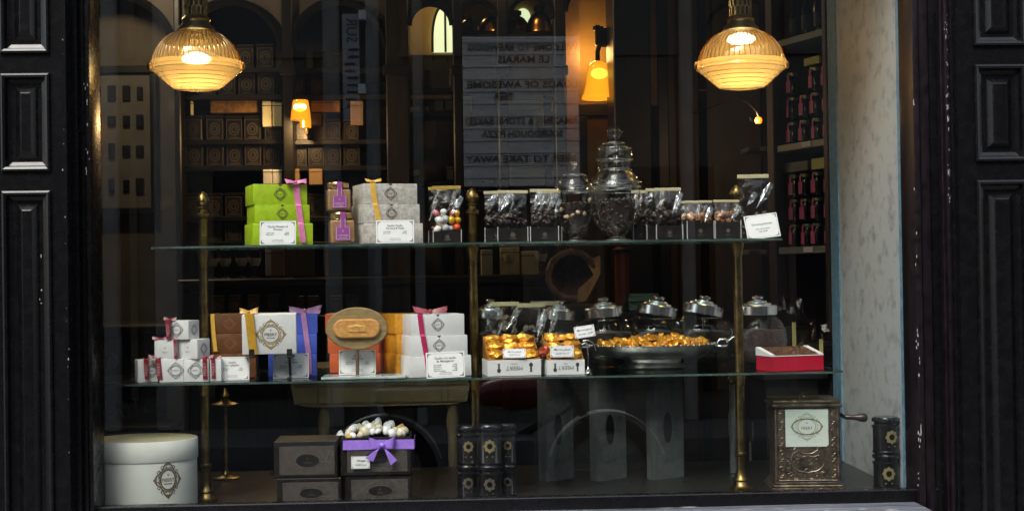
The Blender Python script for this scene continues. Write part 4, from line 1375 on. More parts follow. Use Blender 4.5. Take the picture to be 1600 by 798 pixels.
# ---- caramel jars
def caramel_jar(label, u0, u1, vt, z, y, rz):
    x0, x1 = XU(u0, y, z), XU(u1, y, z)
    w = (x1 - x0) * .93; h = ZV(vt, (x0 + x1) / 2, y) - z
    t = thing('caramel_jar', label, 'jar', ((x0 + x1) / 2, y + w / 2, z + .0005), rz=rz, group='square caramel jars with violet labels')
    b = MB(); b.box(-w / 2 + .002, w / 2 - .002, -w / 2 + .002, w / 2 - .002, .003, h * .74, bev=.006, seg=3)
    b.build('caramel', M['caramel'], t, smooth=40)
    b = MB(); b.box(-w / 2, w / 2, -w / 2, w / 2, 0, h * .79, bev=.008, seg=3)
    b.build('jar_glass', M['jar_glass'], t, smooth=40)
    b = MB(); r = w * .46
    b.lathe([(r * .93, h * .795), (r, h * .81), (r, h * .93), (r * 1.02, h * .945), (r * .97, h * .98), (r * .8, h * .985)], 32)
    b.build('jar_lid', mat('rose gold lid', (.55, .36, .2), .25, metal=.9) if 'rg' not in M else M['rg'], t, smooth=40)
    b = MB(); fy = -w / 2 - .0012
    b.box(-w * .29, w * .29, fy, fy + .0008, h * .12, h * .55)
    b.box(-w * .11, w * .11, fy, fy + .0008, h * .55, h * .80)
    b.box(-w * .11, w * .11, fy, -.15 * w, h * .99, h * .994)
    b.box(-w * .11, w * .11, fy - .0008, fy, h * .795, h * .994)
    b.build('jar_label', M['violet_tag'], t)
    b = MB()
    q = w * .265
    b.stroke([(-q, h * .145), (q, h * .145), (q, h * .525), (w * .09, h * .525), (w * .09, h * .79)], w * .02, fy - .0006)
    b.stroke([(-q, h * .145), (-q, h * .525), (-w * .09, h * .525), (-w * .09, h * .79)], w * .02, fy - .0006)
    b.text('CARAMEL', h * .075, TXT(0, fy - .0006, h * .27))
    b.text('à la vanille', h * .06, TXT(0, fy - .0006, h * .2))
    sprig(b, 0, h * .40, h * .05, fy - .0006)
    b.build('label_print', M['tag_line'], t)
    return z + h + .001
M['rg'] = mat('rose gold lid', (.62, .38, .17), .25, metal=.9)
zz = caramel_jar('square jar of caramel spread, lower one of the pair', 511, 553, 331, Z_S1, .14, R(12))
caramel_jar('square jar of caramel spread, upper one of the pair', 507, 547, 284, zz, .145, R(12))

# ---- patterned cream stack
zz = Z_S1
G = 'patterned cream gift boxes stacked under a yellow ribbon'
B0, zz, _ = gift_box('patterned cream gift box at the bottom of its stack', 570, 661, 349, zz, .15, .15, M['print_box'], rz=rzg, crest_m=M['ink_brown'], group=G)
B1, zz, _ = gift_box('patterned cream gift box in the middle of its stack', 568, 656, 319, zz, .154, .145, M['print_box'], rz=rzg, crest_m=M['ink_brown'], group=G)
B2, zz, _ = gift_box('patterned cream gift box on top of its stack', 569, 652, 287, zz, .158, .14, M['print_box'], rz=rzg, crest_m=M['ink_brown'], group=G)
stack_ribbon('yellow ribbon tied round the patterned cream boxes', [(582, 288, B2), (586, 318, B2), (587, 320, B1), (592, 347, B1), (593, 350, B0), (597, 377, B0)],
             8, M['amber_ribbon'], .10, zz, (583, 284), .05, seed=5, bow_y=.18, rz=rzg)
price_card('price card leaning on the patterned cream boxes', 588, 647, 344, 380, .104, menu_lines('Gaufre Vanille,', 'Caramel & Pécan', ROW2), z=Z_S1)

# ---- clear bags
def clear_bag(label, u0, u1, vt, z, y, group, header='header', base=True, seed=1, rz=0.0, d=.055, base_h=.26, cat='bag of sweets', fill=None, head=True, hfrac=.06):
    rr = random.Random(seed)
    x0, x1 = XU(u0, y, z), XU(u1, y, z)
    w = x1 - x0; h = ZV(vt, (x0 + x1) / 2, y) - z
    t = thing('clear_bag', label, cat, ((x0 + x1) / 2, y + d / 2, z + .0006), rz=rz, group=group)
    nx, nz = 9, 12
    b = MB()
    zt = h * (1 - hfrac)
    for side in (-1, 1):
        vs = []
        for j in range(nz + 1):
            f = j / nz
            dep = d / 2 * (1 - f ** 2.2) + .0012
            ww = w / 2 * (1 - .05 * math.sin(f * math.pi))
            for i in range(nx + 1):
                g_ = i / nx * 2 - 1
                yy = dep * (1 - .25 * g_ * g_ if abs(g_) < .99 else .75)
                jit = (0 if j in (0, nz) else .0019 * (.4 + f)) * (0 if abs(g_) > .99 else 1)
                vs.append((g_ * ww + rr.uniform(-1, 1) * jit * .8, side * max(.0008, yy + rr.uniform(-1, 1) * jit), f * zt))
        fs = []
        for j in range(nz):
            for i in range(nx):
                a = j * (nx + 1) + i
                q = (a, a + 1, a + nx + 2, a + nx + 1)
                # creased triangles
                if rr.random() < .5: tri = [(q[0], q[1], q[2]), (q[0], q[2], q[3])]
                else: tri = [(q[0], q[1], q[3]), (q[1], q[2], q[3])]
                if side > 0: tri = [x[::-1] for x in tri]
                fs += tri
        b.add(vs, fs)
    for sg in (-1, 1):                                     # gussets
        for j in range(nz):
            f0, f1 = j / nz, (j + 1) / nz
            def e(f): return (sg * w / 2 * (1 - .05 * math.sin(f * math.pi)), (d / 2 * (1 - f ** 2.2) + .0012) * .75, f * zt)
            a, c = e(f0), e(f1)
            b.add([a, (a[0], -a[1], a[2]), (c[0], -c[1], c[2]), c], [(0, 1, 2, 3)])
    b.build('cellophane', M['cello'], t, smooth=70)
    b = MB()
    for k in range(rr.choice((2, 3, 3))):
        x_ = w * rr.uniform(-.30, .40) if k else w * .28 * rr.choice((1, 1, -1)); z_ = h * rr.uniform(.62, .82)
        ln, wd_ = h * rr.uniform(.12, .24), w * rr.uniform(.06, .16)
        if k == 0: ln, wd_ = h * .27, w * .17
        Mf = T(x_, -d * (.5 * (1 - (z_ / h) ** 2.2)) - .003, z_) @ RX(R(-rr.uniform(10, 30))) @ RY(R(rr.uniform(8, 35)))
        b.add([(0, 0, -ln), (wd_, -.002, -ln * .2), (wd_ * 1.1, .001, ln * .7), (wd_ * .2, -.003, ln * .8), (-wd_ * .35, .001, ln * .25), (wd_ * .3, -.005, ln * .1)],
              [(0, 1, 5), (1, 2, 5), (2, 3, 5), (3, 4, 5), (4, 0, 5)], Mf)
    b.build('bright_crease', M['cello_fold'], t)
    if head:
        b = MB(); b.box(-w / 2 - .001, w / 2 + .001, -.0025, .0025, zt, h, M=RY(rr.uniform(-.02, .02)), bev=.0008)
        b.build('bag_header', M[header], t)
    if base:
        b = MB(); hb = h * base_h
        b.box(-w / 2 + .002, w / 2 - .002, -d / 2 + .0005, d / 2 - .0005, .0008, hb, bev=.0008)
        b.build('base_card', M['tin_black'], t)
        b = MB()
        for sg in (-1, 1):
            b.box(sg * w / 2 - .0011, sg * w / 2 + .0011, -d / 2 - .0015, -d / 2 + .0008, .001, hb * 1.12)
        b.build('base_seam', mat('clear seam', (.55, .55, .53), .3) if 'seam' not in M else M['seam'], t)
        b = MB(); b.disc(0, hb * .5, w * .08, -d / 2 - .0004, 10); b.stroke([(-w * .12, hb * .25), (w * .12, hb * .25)], w * .03, -d / 2 - .0004)
        b.build('base_print', M['tin_line'], t)
    if fill:
        fill(t, w, h, d, rr)
    return t, w, h
M['seam'] = mat('clear seam', (.50, .50, .48), .3)
def dark_fill(m, lo, hi, r, n, nm='chocolate_pieces'):
    def f(t, w, h, d, rr):
        b = MB()
        for k in range(n):
            b.blob((rr.uniform(-.40, .40) * w, rr.uniform(-.22, .12) * d, h * rr.uniform(lo, hi)), r * rr.uniform(.7, 1.15), 1, .18, (1, .9, .8))
        b.build(nm, m, t, smooth=50)
    return f
CB = 'clear bags of dark chocolates on the upper shelf'
clear_bag('clear bag of dark chocolates nearest the middle brass post, half hidden', 758, 795, 298, Z_S1, .22, CB, seed=2, fill=dark_fill(M['dark_choc'], .32, .5, .010, 26))
clear_bag('clear bag of dark chocolates with a bright crease, second from the middle post', 778, 825, 297, Z_S1, .15, CB, seed=7, fill=dark_fill(M['dark_choc'], .34, .56, .011, 34))
clear_bag('clear bag of dark chocolates partly behind the small jar', 842, 878, 297, Z_S1, .22, CB, seed=9, fill=dark_fill(M['dark_choc'], .33, .6, .010, 24))
clear_bag('clear bag of dark chocolates just left of the small glass jar', 829, 873, 295, Z_S1, .15, CB, seed=12, fill=dark_fill(M['dark_choc'], .34, .62, .010, 34))
clear_bag('slim clear bag of dark chocolates right of the tall glass jars', 990, 1015, 297, Z_S1, .24, CB, seed=15, fill=dark_fill(M['dark_choc'], .3, .6, .010, 22))
clear_bag('clear bag of dark chocolates leaning behind its twin right of the tall jars', 1011, 1040, 294, Z_S1, .18, CB, seed=18, fill=dark_fill(M['dark_choc'], .3, .55, .011, 24))
clear_bag('clear bag with a large dark chocolate shell right of the tall jars', 1026, 1067, 293, Z_S1, .135, CB, seed=21, fill=dark_fill(M['dark_choc'], .34, .58, .014, 26))
OB = 'clear bags of orange brown biscuits on the upper shelf'
clear_bag('small clear bag of orange brown biscuits, left of three', 1066, 1096, 314, Z_S1, .19, OB, seed=31, base_h=.42, fill=dark_fill(M['milk_choc'], .48, .66, .009, 24, 'biscuits'))
clear_bag('small clear bag of orange brown biscuits, middle of three', 1074, 1116, 313, Z_S1, .14, OB, seed=34, base_h=.42, fill=dark_fill(M['milk_choc'], .46, .64, .010, 28, 'biscuits'))
clear_bag('small clear bag of orange brown biscuits, right of three', 1118, 1158, 312, Z_S1, .145, OB, seed=37, base_h=.42, fill=dark_fill(M['milk_choc'], .46, .66, .010, 28, 'biscuits'))
clear_bag('tall clear bag standing behind the marshmallow price card', 1158, 1206, 272, Z_S1, .15, None, seed=40, base=False, fill=dark_fill(M['dark_choc'], .05, .42, .012, 40))
price_card('tilted price card at the right end of the upper glass shelf', 1168, 1221, 335, 373, .118,
           [('Oursons guimauves', 0, .60, .115, 'CENTER'), ('Noir, lait, caramel', 0, .40, .085, 'CENTER'), ('100g  8,00€', 0, .29, .085, 'CENTER')], z=Z_S1, lean=-14, roll=R(-7))
# bag of bright sweets
bt, bw_, bh = clear_bag('clear bag of bright wrapped sweets beside the patterned cream boxes', 677, 721, 290, Z_S1, .15, None, header='header_gold', seed=44, base_h=.2)
clear_bag('clear bag with gold header half behind the bag of bright sweets', 670, 699, 292, Z_S1, .235, None, header='header_gold', seed=47, base_h=.2, d=.04, fill=dark_fill(M['caramel'], .25, .5, .010, 16, 'sweets'))
swm = {'white': M['white_card'], 'yellow': mat('yellow foil', (.85, .50, .03), .3, metal=.4), 'red': mat('orange red foil', (.75, .09, .02), .3, metal=.3),
       'grey': mat('silver grey dragee', (.45, .46, .48), .35), 'pink': mat('pink foil', (.6, .18, .22), .35, metal=.2)}
bl = bt.location
pos = [(-.34, .24, 'white', .012), (-.06, .26, 'grey', .014), (.12, .25, 'grey', .011), (.34, .27, 'red', .013), (.16, .40, 'yellow', .012), (.38, .40, 'yellow', .012), (-.28, .40, 'white', .012),
       (-.06, .42, 'grey', .013), (.2, .52, 'red', .010), (-.38, .52, 'pink', .010), (-.12, .55, 'white', .010), (.36, .52, 'yellow', .010)]
for i, (fx, fz, c_, r_) in enumerate(pos):
    b = MB(); b.blob((0, 0, 0), r_, 2, .06, (1.15, .9, .9))
    o = b.build('wrapped_sweet', swm[c_], smooth=60)
    o.location = (bl.x + fx * bw_, bl.y - .012 + (i % 3) * .006, bl.z + fz * bh)
    nm = {'white': 'white', 'grey': 'silver grey', 'red': 'orange red', 'yellow': 'yellow', 'pink': 'pink'}[c_]
    tag(o, '%s sweet inside the clear bag of bright sweets' % nm, 'sweet', '%s sweets in the bag of bright sweets' % nm)

# ---- apothecary jars
def apothecary(label, u, vb, vt, wpx, y, fill=None, dark=.55, seed=1, z=Z_S1, ball=False):
    x = XU(u, y, z)
    H = ZV(vt, x, y) - z
    r = wpx * PX(y) / 2
    t = thing('apothecary_jar', label, 'jar', (x, y, z + .0006), group='footed glass apothecary jars')
    foot = [(.54, 0), (.52, .010), (.28, .026), (.20, .04), (.36, .058), (.56, .10), (.73, .19), (.85, .30), (.93, .41), (.99, .49), (1.0, .52), (.97, .545)]
    if ball: foot = [(.56, 0), (.54, .010), (.30, .026), (.2, .04), (.3, .06), (.62, .13), (.86, .24), (.98, .36), (1.0, .43), (.95, .49), (.80, .545), (.62, .59), (.57, .62), (.56, .66), (.58, .70)]
    b = MB(); b.lathe([(q * r, f * H) for q, f in foot], 48, cap1=False)
    b.build('jar_bowl', M['jar_glass'], t, smooth=50)
    lid = [(1.0, .547), (1.01, .558), (.96, .568), (.93, .60), (.85, .65), (.72, .70), (.54, .735), (.44, .75), (.42, .757), (.24, .775), (.13, .79), (.11, .805), (.17, .825), (.11, .84), (.17, .87), (.21, .90), (.15, .93), (.19, .95), (.14, .98), (.02, 1.0)]
    if ball: lid = [(.60, .702), (.62, .715), (.60, .73), (.58, .79), (.50, .825), (.36, .845), (.18, .855), (.10, .865), (.10, .872), (.20, .89), (.26, .92), (.27, .935), (.25, .955), (.17, .985), (.05, .998), (.01, 1.0)]
    b = MB(); b.lathe([(q * r, f * H) for q, f in lid], 48, cap0=False)
    b.build('jar_lid', M['jar_glass'], t, smooth=50)
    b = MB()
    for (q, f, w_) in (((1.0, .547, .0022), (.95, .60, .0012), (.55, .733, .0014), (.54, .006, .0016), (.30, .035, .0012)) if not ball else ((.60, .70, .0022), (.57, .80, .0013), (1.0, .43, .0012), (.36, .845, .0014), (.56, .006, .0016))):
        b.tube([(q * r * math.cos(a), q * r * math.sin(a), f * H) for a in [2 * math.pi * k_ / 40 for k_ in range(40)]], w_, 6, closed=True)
    b.build('rim_highlight', M['rim_highlight'], t, smooth=60)  # rings added as highlight lines on lid, shoulder and foot
    inner = [(q * r * .90, f * H) for q, f in foot[4:] if f < dark] 
    b = MB(); b.lathe([(q * .93, z) for q, z in inner], 36)
    rc = random.Random(seed + 50)
    for k_ in range(110):
        f = rc.random(); qi = f * (len(inner) - 1); i0 = int(qi); fr_ = qi - i0
        q0 = inner[i0]; q1 = inner[min(i0 + 1, len(inner) - 1)]
        rad = q0[0] + (q1[0] - q0[0]) * fr_; zz_ = q0[1] + (q1[1] - q0[1]) * fr_
        a = rc.uniform(0, 6.283)
        b.blob((rad * .93 * math.cos(a), rad * .93 * math.sin(a), zz_), .0062, 1, .15)
    for k_ in range(16):
        a = rc.uniform(0, 6.283); q = inner[-1][0] * rc.uniform(0, .85)
        b.blob((q * math.cos(a), q * math.sin(a), inner[-1][1] + .001), .007, 1, .15)
    b.build('contents', M['dark_choc'], t, smooth=50)
    if fill:
        rr = random.Random(seed)
        b = MB()
        for k_ in range(7):
            a = R(rr.uniform(200, 340)); f = rr.uniform(.24, .50)
            q = .80 if f > .3 else .66
            b.blob((q * 1.06 * r * math.cos(a), q * 1.06 * r * math.sin(a) * .98, f * H), .0082, 1, .1, (1.2, 1, .8))
        b.build('pale_nuts', mat('pale nuts', (.55, .40, .25), .5), t, smooth=50)
    return t
apothecary('small glass jar of dark dragees with pale nuts behind the chocolate bags', 899, 372, 236, 62, .22, fill=True, dark=.45, seed=4)
apothecary('tall glass jar in front, filled with dark chocolate, right of the small jar', 965, 373, 224, 74, .17, dark=.42)
apothecary('largest glass jar with a ball finial, half hidden behind the front jar', 962, 374, 196, 92, .36, dark=.25, ball=True)

# ------------------------------------------------------------------ lower shelf
G = 'small white gift boxes with dark red ribbons'
def ribbon_bow_small(label, u, v, y, s, m, seed, band, w):
    P = [W(q[0], q[1], y) for q in band]
    t = thing('gift_ribbon', label, 'ribbon', P[0], group='dark red ribbons on the small white boxes')
    b = MB()
    b.ribbon([P[0] + Vector((0, .05, .0015)), P[0] + Vector((0, .001, .0015))] + [q + Vector((0, -.0018, 0)) for q in P], (w * PX(y), 0, 0), .0007)
    b.build('band', m, t, world=True)
    b = MB()
    hgt = abs(P[0].z - P[-1].z)
    cxx = (P[0] + P[-1]) / 2
    b.text('MEERT', hgt * .22, T(cxx.x, cxx.y - .0035, cxx.z) @ RX(R(90)) @ RZ(R(90)))
    b.build('ribbon_lettering', M['ribbon_print'], t, world=True)
    c = W(u, v, y + .012)
    bow(None, c, s, m, parent=t, seed=seed, flat=True)
    return t
ya = .125
hb = None
z0 = Z_S2
_, z1, _ = gift_box('small white gift box in the bottom row, just left of the shelf post', 287, 326, 561, z0, ya, .075, M['white_board'], crest_m=M['ink_grey'], crest_x=-.02, group=G, notch=False, crest_r=.36)
gift_box('small white gift box in the bottom row with bow, second from the left', 249, 287, 561, z0, ya, .075, M['white_board'], crest_m=M['ink_grey'], crest_x=.18, group=G, notch=False, crest_r=.36)
gift_box('small white gift box at the left end of the lower shelf', 217, 246, 562, z0, ya + .02, .055, M['white_board'], rz=R(22), crest_m=M['ink_grey'], crest_x=.2, group=G, notch=False, crest_r=.30)
gift_box('small white gift box at the right end of the bottom row of the pyramid', 328, 346, 561, z0, ya + .01, .07, M['white_board'], group=G, notch=False)
_, z2, _ = gift_box('small white gift box on the left of the second row of the pyramid', 241, 275, 531, z1, ya + .003, .06, M['white_board'], rz=R(-6), sprig_m=M['ink_grey'], group=G, notch=False)
gift_box('small white gift box on the right of the second row of the pyramid', 277, 310, 530, z1, ya + .004, .06, M['white_board'], rz=R(-27), sprig_m=M['ink_grey'], group=G, notch=False, side_crest=True)
gift_box('small white gift box topping the pyramid of white boxes', 258, 296, 501, z2, ya + .006, .06, M['white_board'], rz=R(-21), crest_m=M['ink_grey'], crest_x=-.02, group=G, notch=False, crest_r=.40, side_crest=True)
rm = M['red_ribbon']
yb = ya - .0005
ribbon_bow_small('dark red ribbon at the far left of the bottom row of white boxes', 228, 561, ya + .014, .022, rm, 1, [(228, 562), (230, 592)], 7)
ribbon_bow_small('dark red ribbon with lettering on the second white box of the bottom row', 245, 559, yb, .05, rm, 2, [(247, 561), (250, 592)], 8)
ribbon_bow_small('dark red ribbon right of the crest on the bottom row of white boxes', 323, 558, yb, .045, rm, 3, [(320, 561), (321, 592)], 7)
ribbon_bow_small('dark red ribbon at the right end of the bottom row of white boxes', 338, 558, ya + .009, .035, rm, 4, [(333, 561), (334, 591)], 6)
ribbon_bow_small('dark red ribbon between the two white boxes of the second row', 251, 530, yb, .05, rm, 5, [(273.5, 531), (275, 560)], 5)
ribbon_bow_small('dark red ribbon on the white box topping the pyramid', 266, 499, yb, .04, rm, 6, [(262, 501), (264, 530)], 8)

# brown stack
zz = Z_S2
G = 'chocolate brown gift boxes behind the big white box'
B0, zz, _ = gift_box('chocolate brown gift box at the bottom of the brown stack', 335, 400, 552, zz, .25, .14, M['brown_box'], rz=R(6), crest_m=M['ink_bronze'], group=G)
B1, zz, _ = gift_box('chocolate brown gift box in the middle of the brown stack', 331, 396, 521, zz, .255, .135, M['brown_box'], rz=R(6), crest_m=M['ink_bronze'], group=G, crest_x=-.06)
B2, zz, _ = gift_box('chocolate brown gift box on top of the brown stack', 329, 396, 491, zz, .26, .13, M['brown_box'], rz=R(6), crest_m=M['ink_bronze'], group=G, crest_x=-.06)
stack_ribbon('yellow ribbon down the left edge of the brown boxes', [(332, 492, B2), (334, 521, B1), (337, 549, B0)], 6, M['amber_ribbon'], .10, zz, None)
price_card('price card in front of the brown boxes', 336, 389, 551, 587, .155, menu_lines('Gaufre', 'noir ganache', ROW2), z=Z_S2)

# big white box on a bronze easel stand
y = .13
pb_ = W(375, 553, y)
t, _, bwid = gift_box('large white gift box with a gold crest standing on a display easel', 379, 463, 490, W(420, 552, y).z, y, .05, M['white_board'], rz=R(4), crest_m=M['ink_gold'], crest_r=.37, crest_x=.03, named=False, notch=False)
t.rotation_euler.x = R(5)
b = MB(); hh = t['h']; crest_name(b, bwid * .03, hh * .5, hh * .37, -.025 - .0009)
b.build('crest_lettering', M['ink_grey'], t)
stack_ribbon('broad gold ribbon with a bow round the large white box', [(389, 491, .1105), (396, 553, .1225)], 13, M['gold_ribbon'], .045, W(420, 490, y).z + .001, (389, 488), .055, seed=9, bow_y=y + .01, bow_flat=False)
st = thing('display_easel', 'dark bronze easel holding up the large white box', 'stand', (t.location.x, y + .04, Z_S2))
b = MB()
for u in (394, 453):
    q = W(u, 553, y)
    b.box(q.x - .008, q.x + .008, y - .012, y - .006, q.z - .004, q.z + .016, bev=.0015)
    b.box(q.x - .008, q.x + .008, y - .012, y + .06, q.z - .011, q.z - .005, bev=.0015)
b.build('easel_hook', M['black_iron'], st, world=True)
b = MB()
for u in (398, 449):
    q = W(u, 560, y)
    b.tube([(q.x, y + .05, W(u, 556, y).z), (q.x, y + .075, Z_S2 + .004)], .004, 8)
    b.tube([(q.x, y + .07, Z_S2 + .004), (q.x, y + .005, Z_S2 + .004)], .0035, 8)
b.build('easel_leg', M['black_iron'], st, world=True)

# blue stack
zz = Z_S2
G = 'periwinkle blue gift boxes behind the big white box'
B0, zz, _ = gift_box('blue gift box at the bottom of the blue stack', 420, 495, 553, zz, .26, .14, M['blue_box'], rz=R(5), group=G)
B1, zz, _ = gift_box('blue gift box in the middle of the blue stack', 420, 495, 522, zz, .262, .135, M['blue_box'], rz=R(5), group=G)
B2, zz, _ = gift_box('blue gift box on top of the blue stack', 420, 496, 490, zz, .264, .13, M['blue_box'], rz=R(5), group=G)
stack_ribbon('mauve ribbon with a bow on the blue boxes', [(474, 491, B2), (478, 521, B1), (482, 551, B0), (484, 584, B0)], 8, M['mauve_ribbon'], .12, zz, (477, 488), .10, seed=13, bow_y=.30)
price_card('price card in front of the blue boxes, half under the large white box', 427, 482, 548, 586, .20, menu_lines('Gaufre', 'à la violette', ROW2), z=Z_S2)

# orange stack and its board
zz = Z_S2 + .008
G = 'burnt orange gift boxes behind the oval wooden dish'
B0, zz, _ = gift_box('burnt orange gift box at the bottom of the orange stack', 515, 594, 552, zz, .27, .13, M['orange_box'], rz=R(-4), group=G)
B1, zz, _ = gift_box('burnt orange gift box in the middle of the orange stack', 512, 592, 521, zz, .272, .125, M['orange_box'], rz=R(-4), group=G)
B2, zz, _ = gift_box('burnt orange gift box on top of the orange stack', 508, 590, 490, zz, .274, .12, M['orange_box'], rz=R(-4), group=G)
# acrylic base plate
x0, x1 = XU(502, .12, Z_S2), XU(634, .12, Z_S2)
t = thing('acrylic_plate', 'thick clear plate lying under the oval wooden dish', 'plate', ((x0 + x1) / 2, .2, Z_S2))
b = MB(); b.box(x0, x1, .115, .235, Z_S2 + .0005, Z_S2 + .0075, bev=.001)
b.build('plate_block', mat('frosted clear plate', (.42, .48, .47), .12, var=.25, vscale=14), t, world=True)
price_card('price card behind the stem of the oval wooden dish', 530, 587, 547, 585, .19, menu_lines('Gaufre', 'Spéculoos', ROW2), z=Z_S2 + .008)
# oval dish with waffle on a stem
y = .145; kk = PX(y)
c = W(557.5, 513, y)
t = thing('waffle_stand', 'oval olive wood dish with a golden waffle on a slim stem', 'stand', (c.x, y, Z_S2 + .0076))
zc = c.z - Z_S2 - .0076
def oval(a, bb, n=48): return [(a * math.cos(2 * math.pi * k / n), zc + bb * math.sin(2 * math.pi * k / n)) for k in range(n)]
def stadium(a, bb, n=12):
    pts = []
    for s, c0 in ((1, a - bb), (-1, -(a - bb))):
        for k in range(n + 1):
            an = -math.pi / 2 + math.pi * k / n
            pts.append((c0 + s * bb * math.cos(an), zc + (bb * math.sin(an)) * s))
    return pts
def bevel_plate(b, f, a, bb, y0, y1, e):
    A = f(a - e, bb - e); B = f(a, bb)
    n = len(A)
    b.add([(p[0], y0, p[1]) for p in A] + [(p[0], y0 + e, p[1]) for p in B] + [(p[0], y1, p[1]) for p in B],
          [tuple(range(n)), tuple(range(3 * n - 1, 2 * n - 1, -1))] + [(i, i + n, (i + 1) % n + n, (i + 1) % n) for i in range(n)] + [(i + n, i + 2 * n, (i + 1) % n + 2 * n, (i + 1) % n + n) for i in range(n)])
b = MB(); bevel_plate(b, oval, 48 * kk, 33 * kk, 0, .012, .003)
b.build('oval_dish', M['wood_oval'], t, smooth=30)
b = MB(); bevel_plate(b, stadium, 36.5 * kk, 15 * kk, -.012, -.0005, .004)
b.build('waffle', M['waffle'], t, smooth=30)
b = MB()
for k_ in range(9):                                         # stamped crest plaque
    a = math.pi * k_ / 8
b.box(-13 * kk, 13 * kk, -.0145, -.0122, zc - 5 * kk, zc + 5 * kk, bev=.001)
b.lathe([(6.5 * kk, 0), (5 * kk, .0022)], 20, M=T(0, -.0122, zc) @ RX(R(90)), sx=1.6)
b.build('stamped_plaque', mat('pale waffle', (.66, .38, .10), .55, var=.15, vscale=80), t)
b = MB(); b.text('MEERT', 7 * kk, TXT(0, -.0151, zc))
b.build('plaque_lettering', M['foil_brown'], t)
b = MB(); b.tube([(0, .007, zc - 30 * kk), (0, .007, .001)], .0055, 10)
b.build('stem', mat('brown stem', (.12, .075, .05), .4), t, smooth=40)

# amber stack and white stack
zz = Z_S2
G = 'amber gift boxes left of the white stack'
B0, zz, _ = gift_box('amber gift box at the bottom of the amber stack', 620, 690, 552, zz, .25, .14, M['amber_box'], rz=R(22), group=G)
B1, zz, _ = gift_box('amber gift box in the middle of the amber stack', 621, 690, 521, zz, .252, .135, M['amber_box'], rz=R(22), group=G)
B2, zz, _ = gift_box('amber gift box on top of the amber stack', 618, 688, 490, zz, .254, .13, M['amber_box'], rz=R(22), group=G)
zz = Z_S2
G = 'white gift boxes stacked under a crimson ribbon'
B0, zz, _ = gift_box('white gift box at the bottom of the white stack', 641, 737, 556, zz, .15, .13, M['white_board'], rz=R(16), crest_m=M['ink_grey'], group=G)
B1, zz, _ = gift_box('white gift box in the middle of the white stack', 642, 731, 524, zz, .154, .125, M['white_board'], rz=R(16), crest_m=M['ink_grey'], group=G)
B2, zz, _ = gift_box('white gift box on top of the white stack', 643, 726, 491, zz, .158, .12, M['white_board'], rz=R(16), crest_m=M['ink_grey'], group=G)
stack_ribbon('crimson ribbon with a dusky bow on the white stack', [(656, 492, B2), (660, 522, B2), (661, 525, B1), (666, 554, B1), (667, 557, B0), (671, 588, B0)],
             8, M['crimson_ribbon'], .10, zz, (672, 488), .105, bow_m=M['rose_ribbon'], seed=17, bow_y=.18, rz=R(12))
price_card('price card leaning on the white stack', 667, 727, 551, 591, .104, menu_lines('Gaufre à la vanille', 'de Madagascar', ROW4), z=Z_S2, roll=R(-2))

# bags behind the gold trays
CB = 'clear bags standing behind the gold chocolate trays'
clear_bag('tall clear bag behind the wide gold tray, left of three', 769, 813, 472, Z_S2, .27, CB, seed=51, base=False, fill=dark_fill(M['taupe'], .1, .8, .012, 40, 'nougat_pieces'))
clear_bag('tall clear bag behind the gold trays, middle of three', 812, 855, 474, Z_S2, .255, CB, seed=54, base=False, fill=dark_fill(M['taupe'], .1, .7, .012, 36, 'nougat_pieces'))
clear_bag('tall clear bag behind the narrow gold tray, right of three', 830, 874, 471, Z_S2, .31, CB, seed=57, base=False)

